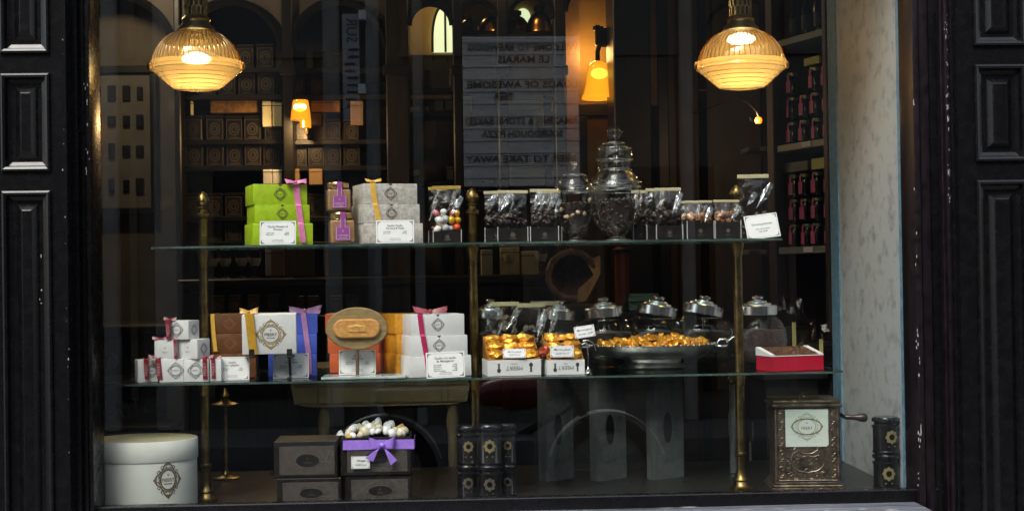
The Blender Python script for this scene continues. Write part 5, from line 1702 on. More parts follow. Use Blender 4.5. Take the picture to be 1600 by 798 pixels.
# gold chocolate trays
def gold_tray(label, u0, u1, vt, vf, cols, rows, y, d, cardspec, seed, rz=R(8)):
    z = Z_S2
    x0, x1 = XU(u0, y, z), XU(u1, y, z)
    w = (x1 - x0) / math.cos(rz); hf = ZV(vf, (x0 + x1) / 2, y) - z
    hb_ = ZV(vt, (x0 + x1) / 2, y + d * .8) - z
    cx, cyy = (x0 + x1) / 2 - math.sin(rz) * d / 2, y + math.cos(rz) * d / 2
    t = thing('chocolate_tray', label, 'tray', (cx, cyy, z + .0005), rz=rz, group='white trays of gold wrapped chocolates')
    b = MB()
    th = .0016
    b.box(-w / 2, w / 2, -d / 2, -d / 2 + th, 0, hf)
    b.box(-w / 2, -w / 2 + th, -d / 2 + th, d / 2, 0, hf)
    b.box(w / 2 - th, w / 2, -d / 2 + th, d / 2, 0, hf)
    b.box(-w / 2 + th, w / 2 - th, d / 2 - th, d / 2, 0, hf)
    b.build('tray_front', M['white_board'], t)
    b = MB(); fy = -d / 2 - .0006
    b.text('MEERT', hf * .36, T(0, fy, hf * .48) @ RX(R(90)) @ RZ(math.pi))
    b.stroke([(-w * .06, hf * .74), (w * .06, hf * .74)], hf * .03, fy)
    for sx, q in ((-.29, 1), (.31, -1)):
        b.disc(sx * w, hf * (.5 - .16 * q), hf * .13, fy, 10, rz=hf * .15)
        b.disc(sx * w, hf * (.5 + .08 * q), hf * .07, fy, 8, rz=hf * .12)
        b.stroke([(sx * w, hf * .22), (sx * w, hf * .78)], hf * .06, fy)
        b.stroke([(sx * w - hf * .09, hf * (.5 + .28 * q)), (sx * w, hf * (.5 + .16 * q)), (sx * w + hf * .09, hf * (.5 + .28 * q))], hf * .05, fy)
    b.build('tray_print', M['ink'], t)
    b = MB()                                               # stepped kraft insert
    sl = (hb_ - hf) / d
    b.add([(-w / 2 + .002, -d / 2 + .002, .001), (w / 2 - .002, -d / 2 + .002, .001), (w / 2 - .002, d / 2 - .002, .001), (-w / 2 + .002, d / 2 - .002, .001),
           (-w / 2 + .002, -d / 2 + .002, hf + .001), (w / 2 - .002, -d / 2 + .002, hf + .001), (w / 2 - .002, d / 2 - .002, hb_ - .004), (-w / 2 + .002, d / 2 - .002, hb_ - .004)],
          [(3, 2, 1, 0), (4, 5, 6, 7), (0, 1, 5, 4), (1, 2, 6, 5), (2, 3, 7, 6), (3, 0, 4, 7)])
    for sx in (-1, 1):
        xx = sx * (w / 2 - .0035)
        b.prism([(-d / 2 + .003, hf), (d / 2 - .003, hf), (d / 2 - .003, hb_ + .006), (-d / 2 + .003, hf + .004)], -.001, .001, M=T(xx, 0, 0) @ RZ(R(90)))
    b.build('kraft_insert', M['foil_brown'], t)
    rr = random.Random(seed)
    for j in range(rows):
        for i in range(cols):
            fx = (i + .5) / cols - .5; fd = (j + .5) / rows
            loc = T(cx, cyy, z) @ RZ(rz) @ Vector((fx * w * .92, -d / 2 + d * fd, hf + (hb_ - hf) * fd + .006))
            bb = MB(); bb.blob((0, 0, 0), w * .50 / cols, 2, .26, (1, .66, .5), rot=Euler((R(25), 0, rr.uniform(-.2, .2))).to_matrix())
            for sg in (-1, 1):
                bb.blob((sg * w * .30 / cols, -.004, .003), w * .16 / cols, 1, .35, (1, .5, .6))
            o = bb.build('gold_chocolate', M['foil']); o.location = loc
            tag(o, 'gold foil chocolate in the %s tray of chocolates' % ('wide' if cols == 3 else 'narrow'), 'chocolate', 'gold chocolates in the %s tray' % ('wide' if cols == 3 else 'narrow'))
    price_card(*cardspec[0], **cardspec[1])
    return t
MG = [('Marrons glacés', 0, .66, .26, 'CENTER'), ('26,00€ les 12', 0, .32, .22, 'CENTER')]
gold_tray('wide white tray of nine gold wrapped chocolates', 762, 846, 527, 562, 3, 3, .14, .10,
          (('small script card tucked into the wide gold tray', 786, 822, 545, 559, .136, MG), dict(lean=-18, script=True, ink='ink_blue')), 3)
gold_tray('narrow white tray of gold wrapped chocolates with a larger card', 855, 914, 525, 562, 2, 3, .14, .10,
          (('script card standing in the narrow gold tray', 860, 897, 540, 558, .134, MG), dict(lean=-6, script=True, ink='ink_blue')), 4, rz=R(6))
# red wrapper scrunch between the trays
b = MB(); rr = random.Random(8)
q = W(846, 545, .17)
for k_ in range(7):
    b.blob((q.x + rr.uniform(-.008, .014), .17 + rr.uniform(-.01, .02), q.z + rr.uniform(-.022, .016)), .012, 1, .35)
tag(b.build('red_wrapper', mat('red brown foil', (.34, .05, .02), .35, metal=.3)), 'scrunched red wrapper between the two gold trays', 'wrapper')

# chrome card clip with its card
y = .15
base = W(919, 578, y)
t = thing('card_holder', 'chrome clip stand with curved arm holding a small card', 'card holder', (base.x, y, Z_S2 + .0005))
b = MB(); b.lathe([(.013, 0), (.013, .003), (.009, .006), (.010, .010), (.006, .014), (.003, .018), (.0022, .02)], 24); b.build('holder_foot', M['chrome'], t, smooth=40)
b = MB(); kk = PX(y)
b.tube([(0, 0, .018), (.001, 0, .045), (-.002, 0, 49 * kk), (-.006, 0, 54 * kk)], .0018, 8)
b.tube([(-.014, 0, 52 * kk), (0, -.002, 53 * kk), (.012, 0, 50 * kk), (.020, 0, 44 * kk), (.024, 0, 36 * kk)], .0016, 8)
b.build('holder_arm', M['chrome'], t, smooth=40)
price_card('tilted script card held by the chrome clip before the dark jars', 899, 931, 509, 527, .145, [('Marrons glacés', 0, .66, .24, 'CENTER'), ('en vrac  2,20€', .05, .32, .24, 'CENTER')], script=True, lean=-12, roll=R(-8), ink='ink_blue')

# silver footed tray heaped with gold sweets
y = .36
xc = XU(1020, y, Z_S2)
kk = PX(y)
t = thing('silver_tray', 'large tarnished silver footed tray heaped with gold sweets', 'tray', (xc, y, Z_S2 + .0006))
zr = W(1020, 541, y - .06).z - Z_S2
rx_ = 99 * kk
H = zr
prof = [(.52, 0), (.55, .004), (.50, .012), (.44, .018), (.47, .028), (.68, .036), (.86, H * .62), (.97, H * .86), (1.0, H), (1.015, H + .003), (.97, H + .003), (.90, H * .80), (.30, H * .6)]
b = MB(); b.lathe([(r * rx_, z) for r, z in prof], 64, sy=.62)
b.build('tray_bowl', M['pewter'], t, smooth=45)
b = MB()
for k_ in range(52):
    a = 2 * math.pi * k_ / 52
    b.blob((rx_ * 1.01 * math.cos(a), rx_ * 1.01 * .62 * math.sin(a), H + .003), .0045, 1)
b.build('beaded_rim', M['pewter'], t, smooth=50)
b = MB()
hx = rx_ * 1.0
b.tube([(hx, -.012, H - .002), (hx + .012, -.016, H + .016), (hx + .036, -.014, H + .014), (hx + .040, 0, H - .004), (hx + .018, .012, H - .008), (hx, .014, H - .002)], .005, 8)
b.tube([(hx + .034, -.012, H + .006), (hx + .056, -.012, H + .022), (hx + .070, -.01, H + .030)], [.004, .003, .0025], 8)
b.tube([(hx + .046, -.012, H + .020), (hx + .052, -.012, H + .036), (hx + .046, -.012, H + .046)], [.003, .0035, .002], 8)
b.build('tray_handle', M['chrome'], t, smooth=45)
b = MB(); b.tube([(-hx, -.012, H - .002), (-hx - .014, -.014, H + .012), (-hx - .03, -.01, H + .006), (-hx - .03, .008, H - .004), (-hx, .014, H - .002)], .0045, 8)
b.build('tray_handle', M['chrome'], t, smooth=45)
rr = random.Random(14)
gs = []
base_mesh = []
for k_ in range(6):
    b = MB()
    b.blob((0, 0, .009), .020, 2, .26, (1.1, .8, .62))
    for sg in (-1, 1): b.blob((sg * .016, 0, .009), .010, 1, .4, (.9, .9, .4))
    o = b.build('gold_sweet', M['foil'])
    base_mesh.append(o.data); gs.append(o)
n = 0
for ring, cnt, hz in ((.80, 22, .004), (.58, 17, .010), (.34, 10, .015), (.10, 3, .018)):
    for k_ in range(cnt):
        a = 2 * math.pi * (k_ + rr.uniform(-.3, .3)) / cnt
        loc = Vector((xc + ring * rx_ * math.cos(a), y + ring * rx_ * .60 * math.sin(a), Z_S2 + H * (.99 if ring > .7 else 1.0) + hz * rr.uniform(.4, 1.2) - .006))
        if n < 6: o = gs[n]
        else:
            o = gs[n % 6].copy(); COL.objects.link(o)
        o.location = loc
        o.rotation_euler = (rr.uniform(-.5, .5), rr.uniform(-.5, .5), rr.uniform(0, 6.28))
        tag(o, 'gold wrapped sweet heaped on the silver tray', 'sweet', 'gold sweets heaped on the silver tray')
        n += 1

# squat glass jars with metal lids
M['mauve_sweets'] = mat('red brown sweets', (.10, .062, .055), .5, var=.5, vscale=90, bump=.5)
def globe_jar(label, u, vlid, wl, wb, y, tilt, vb=572, bowl_h=None, fillc='dark_choc', flat=False):
    kk = PX(y)
    x = XU(u, y, Z_S2)
    ztop = ZV(vlid, x, y) - Z_S2
    rl, rb = wl * 1.1 * kk / 2, wb * kk / 2
    t = thing('lidded_jar', label, 'jar', (x, y, Z_S2 + .0008), group='squat glass jars with metal lids', ry=R(tilt * .35), rz=R(12))
    hb_ = ztop
    prof = [(.55, 0), (.72, .03 * hb_), (.94, .22 * hb_), (1.0, .45 * hb_), (.96, .66 * hb_), (.80, .84 * hb_), (.62 * rl / rl, .92 * hb_)]
    b = MB()
    pr = [(r * rb, z) for r, z in prof]; pr[-1] = (rl * .9, hb_ * .95)
    b.lathe(pr, 40); b.build('jar_globe', M['globe_glass'], t, smooth=50)
    b = MB(); b.lathe([(r * .92, z * .98 + .002) for r, z in pr[:5]], 32); b.build('jar_contents', M[fillc], t, smooth=50)
    Mt = T(0, 0, hb_ * .95) @ RY(R(tilt))
    b = MB()
    b.lathe([(rl * .97, 0), (rl, .002), (rl, 14 * kk), (rl * .96, 15.4 * kk), (rl * .72, 16 * kk), (rl * .70, 18.5 * kk), (rl * .66, 19.2 * kk), (rl * .5, 19.6 * kk), (rl * .48, 22 * kk), (rl * .44, 22.6 * kk), (rl * .26, 23 * kk), (rl * .22, 24 * kk)], 40, M=Mt)
    b.build('metal_lid', M['tin_lid'], t, smooth=35)
    b = MB(); b.lathe([(rl * .18, 24.2 * kk), (rl * .29, 25.5 * kk), (rl * .30, 28.5 * kk), (rl * .24, 30 * kk), (rl * .04, 30.5 * kk)], 20, M=Mt)
    b.build('lid_knob', M['tin_lid'], t, smooth=35)
    return t
globe_jar('squat lidded jar half hidden behind the clear bags by the middle post', 768, 494, 44, 70, .50, 0)
globe_jar('squat lidded jar behind the narrow gold tray', 872, 496, 48, 92, .47, 3)
globe_jar('squat lidded jar with dark contents behind the chrome card clip', 947, 491, 55, 104, .47, -3)
globe_jar('squat lidded jar tilted right behind the middle of the silver tray', 1024, 489, 58, 108, .47, 7)
globe_jar('squat lidded jar tilted right just left of the right brass post', 1095, 488, 58, 108, .48, 8)
globe_jar('squat lidded jar of red brown sweets right of the right brass post', 1185, 488, 56, 92, .45, 0, fillc='mauve_sweets')

# red tray with brown contents and white lid
y = .14
x0, x1 = XU(1204, y, Z_S2), XU(1290, y, Z_S2)
rz = R(15)
w = (x1 - x0) / math.cos(rz); d = .10
cx, cyy = (x0 + x1) / 2 - math.sin(rz) * d / 2, y + math.cos(rz) * d / 2
t = thing('red_tray', 'open red and white tray of brown chocolates at the right end', 'tray', (cx, cyy, Z_S2 + .0005), rz=rz)
h = ZV(556, (x0 + x1) / 2, y) - Z_S2
b = MB(); th = .0018
b.box(-w / 2, w / 2, -d / 2, -d / 2 + th, 0, h); b.box(-w / 2, -w / 2 + th, -d / 2 + th, d / 2, 0, h); b.box(w / 2 - th, w / 2, -d / 2 + th, d / 2, 0, h)
b.box(-w / 2 + th, w / 2 - th, d / 2 - th, d / 2, 0, h); b.box(-w / 2 + th, w / 2 - th, -d / 2 + th, d / 2 - th, 0, .002)
b.build('tray_side', M['red_card'], t)
b = MB()
zi = h + .001
Mr = T(0, -d / 2, h) @ RX(R(12)) @ T(0, d / 2, 0)
e = .012
b.box(-w / 2 - .001, w / 2 + .001, -d / 2 - .001, -d / 2 + .0035, .0003, .0016, M=Mr)
b.box(-w / 2 - .002, -w / 2 + e, -d / 2 + .0055, d / 2, .0005, .004, M=Mr)
b.box(w / 2 - e, w / 2 + .002, -d / 2 + .0055, d / 2, .0005, .004, M=Mr)
for sx in (-1, 1):
    xx = sx * (w / 2 - .0012)
    b.prism([(-d / 2, h), (d / 2, h), (d / 2, h + d * math.tan(R(12)))], -.001, .001, M=T(xx + sx * .002, 0, 0) @ RZ(R(90)))
b.build('white_rim', M['white_board'], t)
b = MB(); b.box(-w / 2 + e + .001, w / 2 - e - .001, -d / 2 + .006, d / 2, -.004, .0025, M=Mr)
rr = random.Random(4)
for k_ in range(40):
    b.blob((rr.uniform(-.4, .4) * w, rr.uniform(-.40, .45) * d, .002), .006, 1, .3, (1, 1, .5), M=Mr)
b.build('brown_chocolates', mat('brown truffles', (.085, .038, .02), .5, var=.4, vscale=60), t)
# ------------------------------------------------------------------ floor row of the display
ZF = Z_FLOOR
# round hat box at the left
y = .19; kk = PX(y)
xl_, xr_ = XU(143, y, ZF), XU(310, y, ZF)
r = (xr_ - xl_) / 2 * 1.0
t = thing('hat_box', 'large round pale hat box with a printed crest at lower left', 'hat box', ((xl_ + xr_) / 2, y, ZF + .0006))
zt = ZV(684, (xl_ + xr_) / 2, y) - ZF
b = MB(); b.lathe([(r * .975, 0), (r * .98, .002), (r * .98, zt * .72)], 96, sy=.78); b.build('box_drum', M['hat_card'], t, smooth=40)
b = MB(); b.lathe([(r * .995, zt * .70), (r * 1.0, zt * .705), (r * 1.0, zt * .985), (r * .985, zt)], 96, sy=.78); b.build('box_lid', M['hat_card'], t, smooth=40)
b = MB(); b.lathe([(r * .982, zt + .0008), (r * .6, zt + .0022), (r * .1, zt + .0026)], 64, sy=.78, cap0=False); b.build('lid_top', mat('kraft lid paper', (.42, .38, .24), .6, color2=(.34, .30, .18), vscale=14), t, smooth=60)
b = MB(); b.box(-.0015, .0015, -r * .78 * .984 - .0004, -r * .78 * .984 + .002, .003, zt * .69, M=RZ(R(-28))); b.build('paper_seam', mat('paper seam', (.48, .50, .45), .6), t)
b = MB()
cr = 27 * kk
crest(b, 0, 0, cr * 1.0, 0, rx=cr * .82, filigree=1.25); crest_name(b, 0, 0, cr, 0, kx=.9)
ca = math.asin(min(1, (XU(264, y - .1, ZF) - t.location.x) / r))
zc = ZV(752, t.location.x, y - r * .78) - ZF
vs = []
for q in b.v:
    a = ca + q.x / r
    vs.append(Vector((r * .983 * math.sin(a), -r * .983 * .78 * math.cos(a) - .0004, q.z + zc)))
b.v = vs; b.build('printed_crest', M['ink_brown'], t)

# four black drawer boxes
def drawer_box(label, u0, u1, vt, z, y, d, open_top=False, group='black drawer boxes with oval labels'):
    x0, x1 = XU(u0, y, z), XU(u1, y, z); w = x1 - x0; h = ZV(vt, (x0 + x1) / 2, y) - z
    t = thing('drawer_box', label, 'box', ((x0 + x1) / 2, y + d / 2, z + .0006), group=group)
    b = MB(); th = .004
    if open_top:
        b.box(-w / 2, w / 2, -d / 2, -d / 2 + th, 0, h, bev=.001); b.box(-w / 2, w / 2, d / 2 - th, d / 2, 0, h)
        b.box(-w / 2, -w / 2 + th, -d / 2 + th, d / 2 - th, 0, h); b.box(w / 2 - th, w / 2, -d / 2 + th, d / 2 - th, 0, h)
        b.box(-w / 2 + th, w / 2 - th, -d / 2 + th, d / 2 - th, 0, h * .75)
    else:
        b.box(-w / 2, w / 2, -d / 2, d / 2, 0, h, bev=.002)
    b.build('case', M['tin_black'], t)
    fy = -d / 2
    b = MB(); e = w * .09
    b.box(-w / 2 + e, w / 2 - e * .5, fy - .0025, fy - .0006, h * .08, h * .86, bev=.0006)
    b.build('drawer_front', M['kraft_grey'], t)
    b = MB(); a, c = w * .19, h * .19
    cx = w * .03
    b.disc(cx, h * .47, a, fy - .0032, 32, rz=c); b.build('oval_label', M['black_wood'], t)
    b = MB(); b.stroke([(cx + a * math.cos(q), h * .47 + c * math.sin(q)) for q in [k_ * math.pi / 18 for k_ in range(36)]], w * .012, fy - .0036, closed=True)
    sprig(b, cx, h * .52, h * .06, fy - .0036); b.text('MEERT', h * .075, TXT(cx, fy - .0036, h * .41))
    b.build('label_print', M['tin_line'], t)
    return t, z + h + .001, w, h
_, z1, _, _ = drawer_box('black drawer box at lower left with an oval label', 433, 534, 747, ZF, .11, .16)
drawer_box('black drawer box at upper left with an oval label', 428, 528, 689, z1, .115, .155)
_, z2, _, _ = drawer_box('black drawer box beneath the open box of nougat', 540, 643, 742, ZF, .11, .16)
ot, _, ow, oh = drawer_box('open black drawer box heaped with nougat and tied with violet ribbon', 533, 642, 683, z2, .105, .155, open_top=True)
# violet ribbon around it, bow in front
fyw = .105 - .0045
t = thing('gift_ribbon', 'violet satin ribbon with a bow around the open nougat box', 'ribbon', W(588, 695, fyw))
b = MB()
xa, xb = W(536, 695, fyw), W(647, 693, fyw)
wz = 15 * PX(fyw)
b.ribbon([Vector((xa.x, fyw + .12, xa.z)), Vector((xa.x, fyw, xa.z)), Vector((xb.x, fyw, xb.z)), Vector((xb.x, fyw + .12, xb.z))], (0, 0, wz), .0009)
b.build('band', M['violet_ribbon'], t, world=True)
b = MB()
c = W(597, 695, fyw - .010); kk = PX(fyw)
def loop2(sg):
    pts = []
    for k_ in range(13):
        a = 2 * math.pi * k_ / 12
        rr_ = (1 - math.cos(a)) / 2
        pts.append(Vector((c.x + sg * 19 * kk * rr_, c.y - .012 * math.sin(a) * rr_, c.z + 4 * kk * rr_)))
    wv = [Vector((sg * 3 * kk * math.sin(math.pi * k_ / 12), 0, (4 + 13 * math.sin(math.pi * k_ / 12)) * kk)) for k_ in range(13)]
    b.ribbon(pts, wv, .0008)
loop2(-1); loop2(1)
b.ribbon([c + Vector((-2 * kk, -.002, -2 * kk)), c + Vector((-11 * kk, -.006, -9 * kk)), c + Vector((-20 * kk, -.004, -22 * kk))], [Vector((3 * kk, 0, 4 * kk)), Vector((9 * kk, 0, 3 * kk)), Vector((12 * kk, 0, -6 * kk))], .0008)
b.ribbon([c + Vector((2 * kk, -.002, -2 * kk)), c + Vector((10 * kk, -.006, -12 * kk)), c + Vector((18 * kk, -.004, -27 * kk))], [Vector((3 * kk, 0, -4 * kk)), Vector((9 * kk, 0, -3 * kk)), Vector((10 * kk, 0, 8 * kk))], .0008)
b.blob((c.x, c.y - .006, c.z), 4.5 * kk, 2, .05)
b.build('bow', M['violet_ribbon'], t, world=True, smooth=50)
price_card('small script card on the front of the open nougat box', 549, 578, 713, 732, .094, [('Nougat', .02, .66, .26, 'CENTER'), ('10,00€ les 4', 0, .30, .20, 'CENTER')], script=True, lean=-2)
rr = random.Random(23)
nm = [M['white_card'], mat('cream nougat', (.68, .60, .42), .5, var=.1), mat('amber candied peel', (.62, .36, .12), .45, var=.2)]
nlab = ['white nougat piece heaped in the open drawer box', 'cream nougat piece heaped in the open drawer box', 'amber candied piece heaped in the open drawer box']
for k_ in range(30):
    fx = (k_ % 10) / 9 - .5; ry_ = k_ // 10
    i = 0 if rr.random() < .45 else (1 if rr.random() < .75 else 2)
    b = MB()
    if i == 2: b.box(-.012, .012, -.009, .009, -.007, .007, bev=.003)
    else: b.blob((0, 0, 0), .0125 * rr.uniform(.75, 1.25), 2, .07, (1.15, .95, .8))
    o = b.build('nougat_piece', nm[i], smooth=50)
    o.location = (ot.location.x + fx * ow * .84 + rr.uniform(-.009, .009), ot.location.y - .045 + ry_ * .04, ot.location.z + oh + (.004 + .018 * (1 - (2 * fx) ** 2)) * (.35 + .4 * ry_) + rr.uniform(-.004, .008))
    o.rotation_euler = (rr.uniform(-.6, .6), rr.uniform(-.6, .6), rr.uniform(0, 3))
    tag(o, nlab[i], 'sweet', 'nougat in the open drawer box')
b = MB(); p = W(531, 679, .12); b.prism([(-.010, 0), (.012, 0), (.004, .013), (-.004, .010)], -.01, .01)
o = b.build('nougat_piece', nm[0]); o.location = p; tag(o, 'pointed white nougat corner poking over the left edge of the drawer box', 'sweet', 'nougat in the open drawer box')

# round black tins
M['tin_gloss'] = mat('black lacquer tin', (.008, .007, .007), .2, coat=.4, var=.3, vscale=40)
def round_tin(label, u, vt, vb, wpx, z, y, face='disc', m='tin_gloss', group='round black tins with gilt rosettes', rosette='tin_gold', rz=0.0):
    x = XU(u, y, z); h = ZV(vt, x, y) - z; r = wpx * PX(y) / 2
    t = thing('round_tin', label, 'tin', (x, y, z + .0006), group=group, rz=rz)
    b = MB(); b.lathe([(r * .93, 0), (r * .97, h * .02), (r * .97, h * .05), (r * .93, h * .07), (r * .93, h * .70)], 36); b.build('tin_body', M[m], t, smooth=35)
    b = MB(); b.lathe([(r * .94, h * .702), (r, h * .71), (r, h * .75), (r * .94, h * .765), (r * .84, h * .78), (r * .84, h * .84), (r * .98, h * .865), (r, h * .88), (r, h * .94), (r * .95, h * .965), (r * .85, h * .972), (r * .83, h * .99), (r * .3, h * .995)], 36)
    b.build('tin_lid', M[m], t, smooth=35)
    b = MB()
    R0 = min(h * .17, r * .42)
    def wrap(px_, pz): 
        a = px_ / r
        return Vector((r * .945 * math.sin(a), -r * .945 * math.cos(a) - .0005, pz))
    tmp = MB()
    n = 40
    pts = [(R0 * (.82 + .18 * math.cos(8 * q)) * math.cos(q), h * .46 + R0 * (.82 + .18 * math.cos(8 * q)) * math.sin(q)) for q in [2 * math.pi * k_ / n for k_ in range(n)]]
    tmp.stroke(pts, R0 * .45, 0, closed=True)
    tmp.stroke([(-r * .3, h * .2), (r * .3, h * .2)], h * .025, 0)
    b.add([wrap(q.x, q.z) for q in tmp.v], tmp.f)
    b.build('gilt_rosette', M[rosette], t)
    return t, z + h + .001
for (u, vt, wp, yy, pos_) in ((732, 663, 36, .22, 'left'), (765, 661, 42, .17, 'middle'), (793, 660, 30, .24, 'right')):
    _, zt_ = round_tin('dark round tin at the %s of the lower layer by the drawer boxes' % pos_, u, 724, 778, wp, ZF, yy, m='tin_gloss', rosette='tin_line')
    round_tin('dark round tin at the %s of the upper layer by the drawer boxes' % pos_, u, vt, 724, wp, zt_, yy)
_, zt_ = round_tin('black round tin at the bottom of the pair by the marble wall', 1386, 707, 766, 44, ZF, .20, group='pair of black tins by the marble wall', rz=R(-8))
round_tin('black round tin on top of the pair by the marble wall', 1385, 650, 707, 44, zt_, .20, group='pair of black tins by the marble wall', rz=R(8))

# coffee grinder
y = .20
x0, x1 = XU(1214, y, ZF), XU(1321, y, ZF)
w = x1 - x0; d = .17; cx = (x0 + x1) / 2
h = ZV(623, cx, y) - ZF
rz = R(-5)
t = thing('coffee_grinder', 'embossed bronze coffee grinder with a crank and a white paper label', 'coffee grinder', (cx, y + d / 2, ZF + .0006), rz=rz)
b = MB()
b.box(-w / 2 - .006, w / 2 + .006, -d / 2 - .006, d / 2 + .006, 0, h * .030, bev=.003, seg=2)
b.box(-w / 2 - .001, w / 2 + .001, -d / 2 - .001, d / 2 + .001, h * .031, h * .058, bev=.005, seg=3)
b.box(-w / 2 + .004, w / 2 - .004, -d / 2 + .004, d / 2 - .004, h * .059, h * .09, bev=.004, seg=2)
b.build('grinder_plinth', M['bronze'], t, smooth=40)
b = MB(); b.box(-w / 2 + .010, w / 2 - .010, -d / 2 + .010, d / 2 - .010, h * .091, h * .905, bev=.002); b.build('grinder_body', M['bronze'], t)
b = MB()
for sx in (-1, 1):
    b.tube([(sx * (w / 2 - .011), -d / 2 + .011, h * .092), (sx * (w / 2 - .011), -d / 2 + .011, h * .904)], .0055, 10)
b.build('corner_bead', M['bronze'], t, smooth=40)
b = MB()
b.box(-w / 2 - .001, w / 2 + .001, -d / 2 - .001, d / 2 + .001, h * .906, h * .945, bev=.004, seg=2)
b.box(-w / 2 + .003, w / 2 - .003, -d / 2 + .003, d / 2 - .003, h * .946, h * .985, bev=.005, seg=2)
b.build('grinder_top', M['bronze'], t, smooth=40)
b = MB(); fy = -d / 2 + .010
def rel(pts, rr_=.0016): b.tube([(p[0] * w, fy - .0006, p[1] * h) for p in pts], rr_, 6)
# scrolled cartouche, side leaf bands, foliage at the foot
rel([(-.20, .44), (-.17, .47), (-.13, .45), (-.16, .42), (-.21, .40), (-.24, .33), (-.22, .26), (-.14, .21), (0, .19), (.14, .21), (.22, .26), (.24, .33), (.21, .40), (.16, .42), (.13, .45), (.17, .47), (.20, .44)], .002)
rel([(-.15, .44), (-.08, .405), (0, .395), (.08, .405), (.15, .44)], .0022)
rel([(-.16, .38), (-.08, .36), (0, .375), (.08, .36), (.16, .38)])
rr = random.Random(9)
for k_ in range(26):
    sx = -1 if k_ % 2 else 1
    z_ = .12 + .76 * (k_ // 2) / 13
    x_ = sx * .375
    pts = [(x_ + .03 * math.cos(q + k_), z_ + .022 * math.sin(q + k_)) for q in [j * .8 for j in range(6)]]
    rel(pts, .0014)
for k_ in range(30):
    x_ = rr.uniform(-.3, .3); z_ = rr.uniform(.11, .36)
    q0 = rr.uniform(0, 6); s_ = rr.uniform(.015, .045)
    rel([(x_ + s_ * (1 - j * .13) * math.cos(q0 + j * .8), z_ + s_ * .8 * (1 - j * .13) * math.sin(q0 + j * .8)) for j in range(6)], .0012)
rel([(-.42, .105), (.42, .105)], .0018); rel([(-.33, .12), (-.33, .88)], .0013); rel([(.33, .12), (.33, .88)], .0013)
b.build('embossed_relief', M['bronze_lit'], t, smooth=60)
b = MB()
lx0, lx1, lz0, lz1 = -.315 * w, .30 * w, .475 * h, .885 * h
b.prism([(lx0, lz0), (lx1 - .006, lz0), (lx1, lz0 + .006), (lx1, lz1), (lx0, lz1)], fy - .004, fy - .0025)
b.build('paper_label', mat('pale label paper', (.60, .66, .60), .55, var=.05), t)
b = MB(); cz = (lz0 + lz1) / 2 + .004
cxx = (lx0 + lx1) / 2
crest(b, cxx, cz, .155 * h, fy - .0045, rx=.155 * h * 1.12, filigree=.8)
b.build('label_crest', mat('khaki print', (.33, .33, .21), .6), t)
b = MB(); b.stroke([(cxx + .27 * w * .8 * math.cos(q), cz + .085 * h * math.sin(q)) for q in [k_ * math.pi / 24 for k_ in range(48)]], .0022, fy - .0049, closed=True)
b.text('MEERT', .042 * h, TXT(cxx, fy - .0049, cz - .005)); sprig(b, cxx, cz + .04 * h, .016 * h, fy - .0049)
b.build('label_lettering', M['ink_brown'], t)
b = MB()
b.lathe([(.006, 0), (.006, .02)], 12, M=T(w / 2 - .011, 0, h * .80) @ RY(R(90)))
b.box(w / 2 + .004, w / 2 + .010, -.085, .01, h * .775, h * .82, bev=.002)
b.build('crank_arm', M['black_iron'], t, smooth=40)
b = MB()
b.lathe([(.006, 0), (.008, .004), (.0075, .022), (.009, .034), (.0125, .046), (.0135, .056), (.010, .064), (.003, .067)], 20, M=T(w / 2 + .0105, -.075, h * .795) @ RY(R(93)))
b.build('crank_knob', mat('dark turned wood', (.035, .022, .014), .35), t, smooth=50)
b = MB(); b.lathe([(.012, 0), (.011, .005), (.004, .009), (.005, .014), (.001, .017)], 16, M=T(0, 0, h * .986)); b.build('top_button', M['bronze'], t, smooth=50)

# tall grey paper bags standing behind, turned almost edge on
M['bag_scroll'] = mat('faint scroll print', (.07, .07, .072), .7)
def paper_bag(label, u0, u1, ug, vt, y, seed):
    z = ZF
    k_ = PX(y); p = W(u0, 740, y)
    w = .19; d = .085
    rz = R(33)
    t = thing('paper_bag', label, 'bag', (XU((u0 + u1) / 2, y, z), y, z + .0006), rz=rz, group='tall grey paper bags with black ovals')
    h = ZV(vt, p.x, y) - z
    wf_ = (u1 - ug) * k_ / math.cos(rz + R(8)); wg = (ug - u0) * k_ / math.sin(rz + R(8))
    b = MB(); b.box(-wf_ / 2, wf_ / 2, 0, .0015, 0, h); b.box(wf_ / 2 - .0015, wf_ / 2, .0016, wg, 0, h * .995); b.box(-wf_ / 2, wf_ / 2, wg, wg + .0015, 0, h)
    b.box(-wf_ / 2 + .002, wf_ / 2 - .002, .002, wg - .001, 0, .002)
    b.build('bag_front', M['bag_grey'], t)
    b = MB(); b.box(-wf_ / 2, -wf_ / 2 + .0015, .0016, wg, 0, h * .995); b.box(-wf_ / 2 - .0012, -wf_ / 2 - .0002, wg * .48, wg * .55, 0, h); b.build('bag_gusset', M['bag_gusset'], t)
    b = MB(); b.disc(-wf_ * .06, h * .45, wf_ * .15, -.0008, 28, rz=h * .135); b.build('oval_print', M['black_wood'], t)
    b = MB()
    rr = random.Random(seed)
    for zc_ in (h * .16, h * .72):
        for s_ in (-1, 1):
            b.stroke([(s_ * wf_ * (.08 + .03 * q) * (1 + .4 * math.cos(q * 1.3)), zc_ + h * .03 * math.sin(q * 1.7)) for q in [j * .5 for j in range(9)]], wf_ * .018, -.0008)
    b.build('scroll_print', M['bag_scroll'], t)
    b = MB()
    for yy in (-.002, wg + .004):
        b.tube([(wf_ * .2 * math.cos(q), yy, h * .96 + .09 * math.sin(q)) for q in [math.pi * j / 12 for j in range(13)]], .003, 6)
    b.build('cord_handle', M['bag_grey'], t, smooth=50)
    return t
paper_bag('grey paper bag with a black oval, left of three behind the shelf', 849, 903, 863, 575, .52, 1)
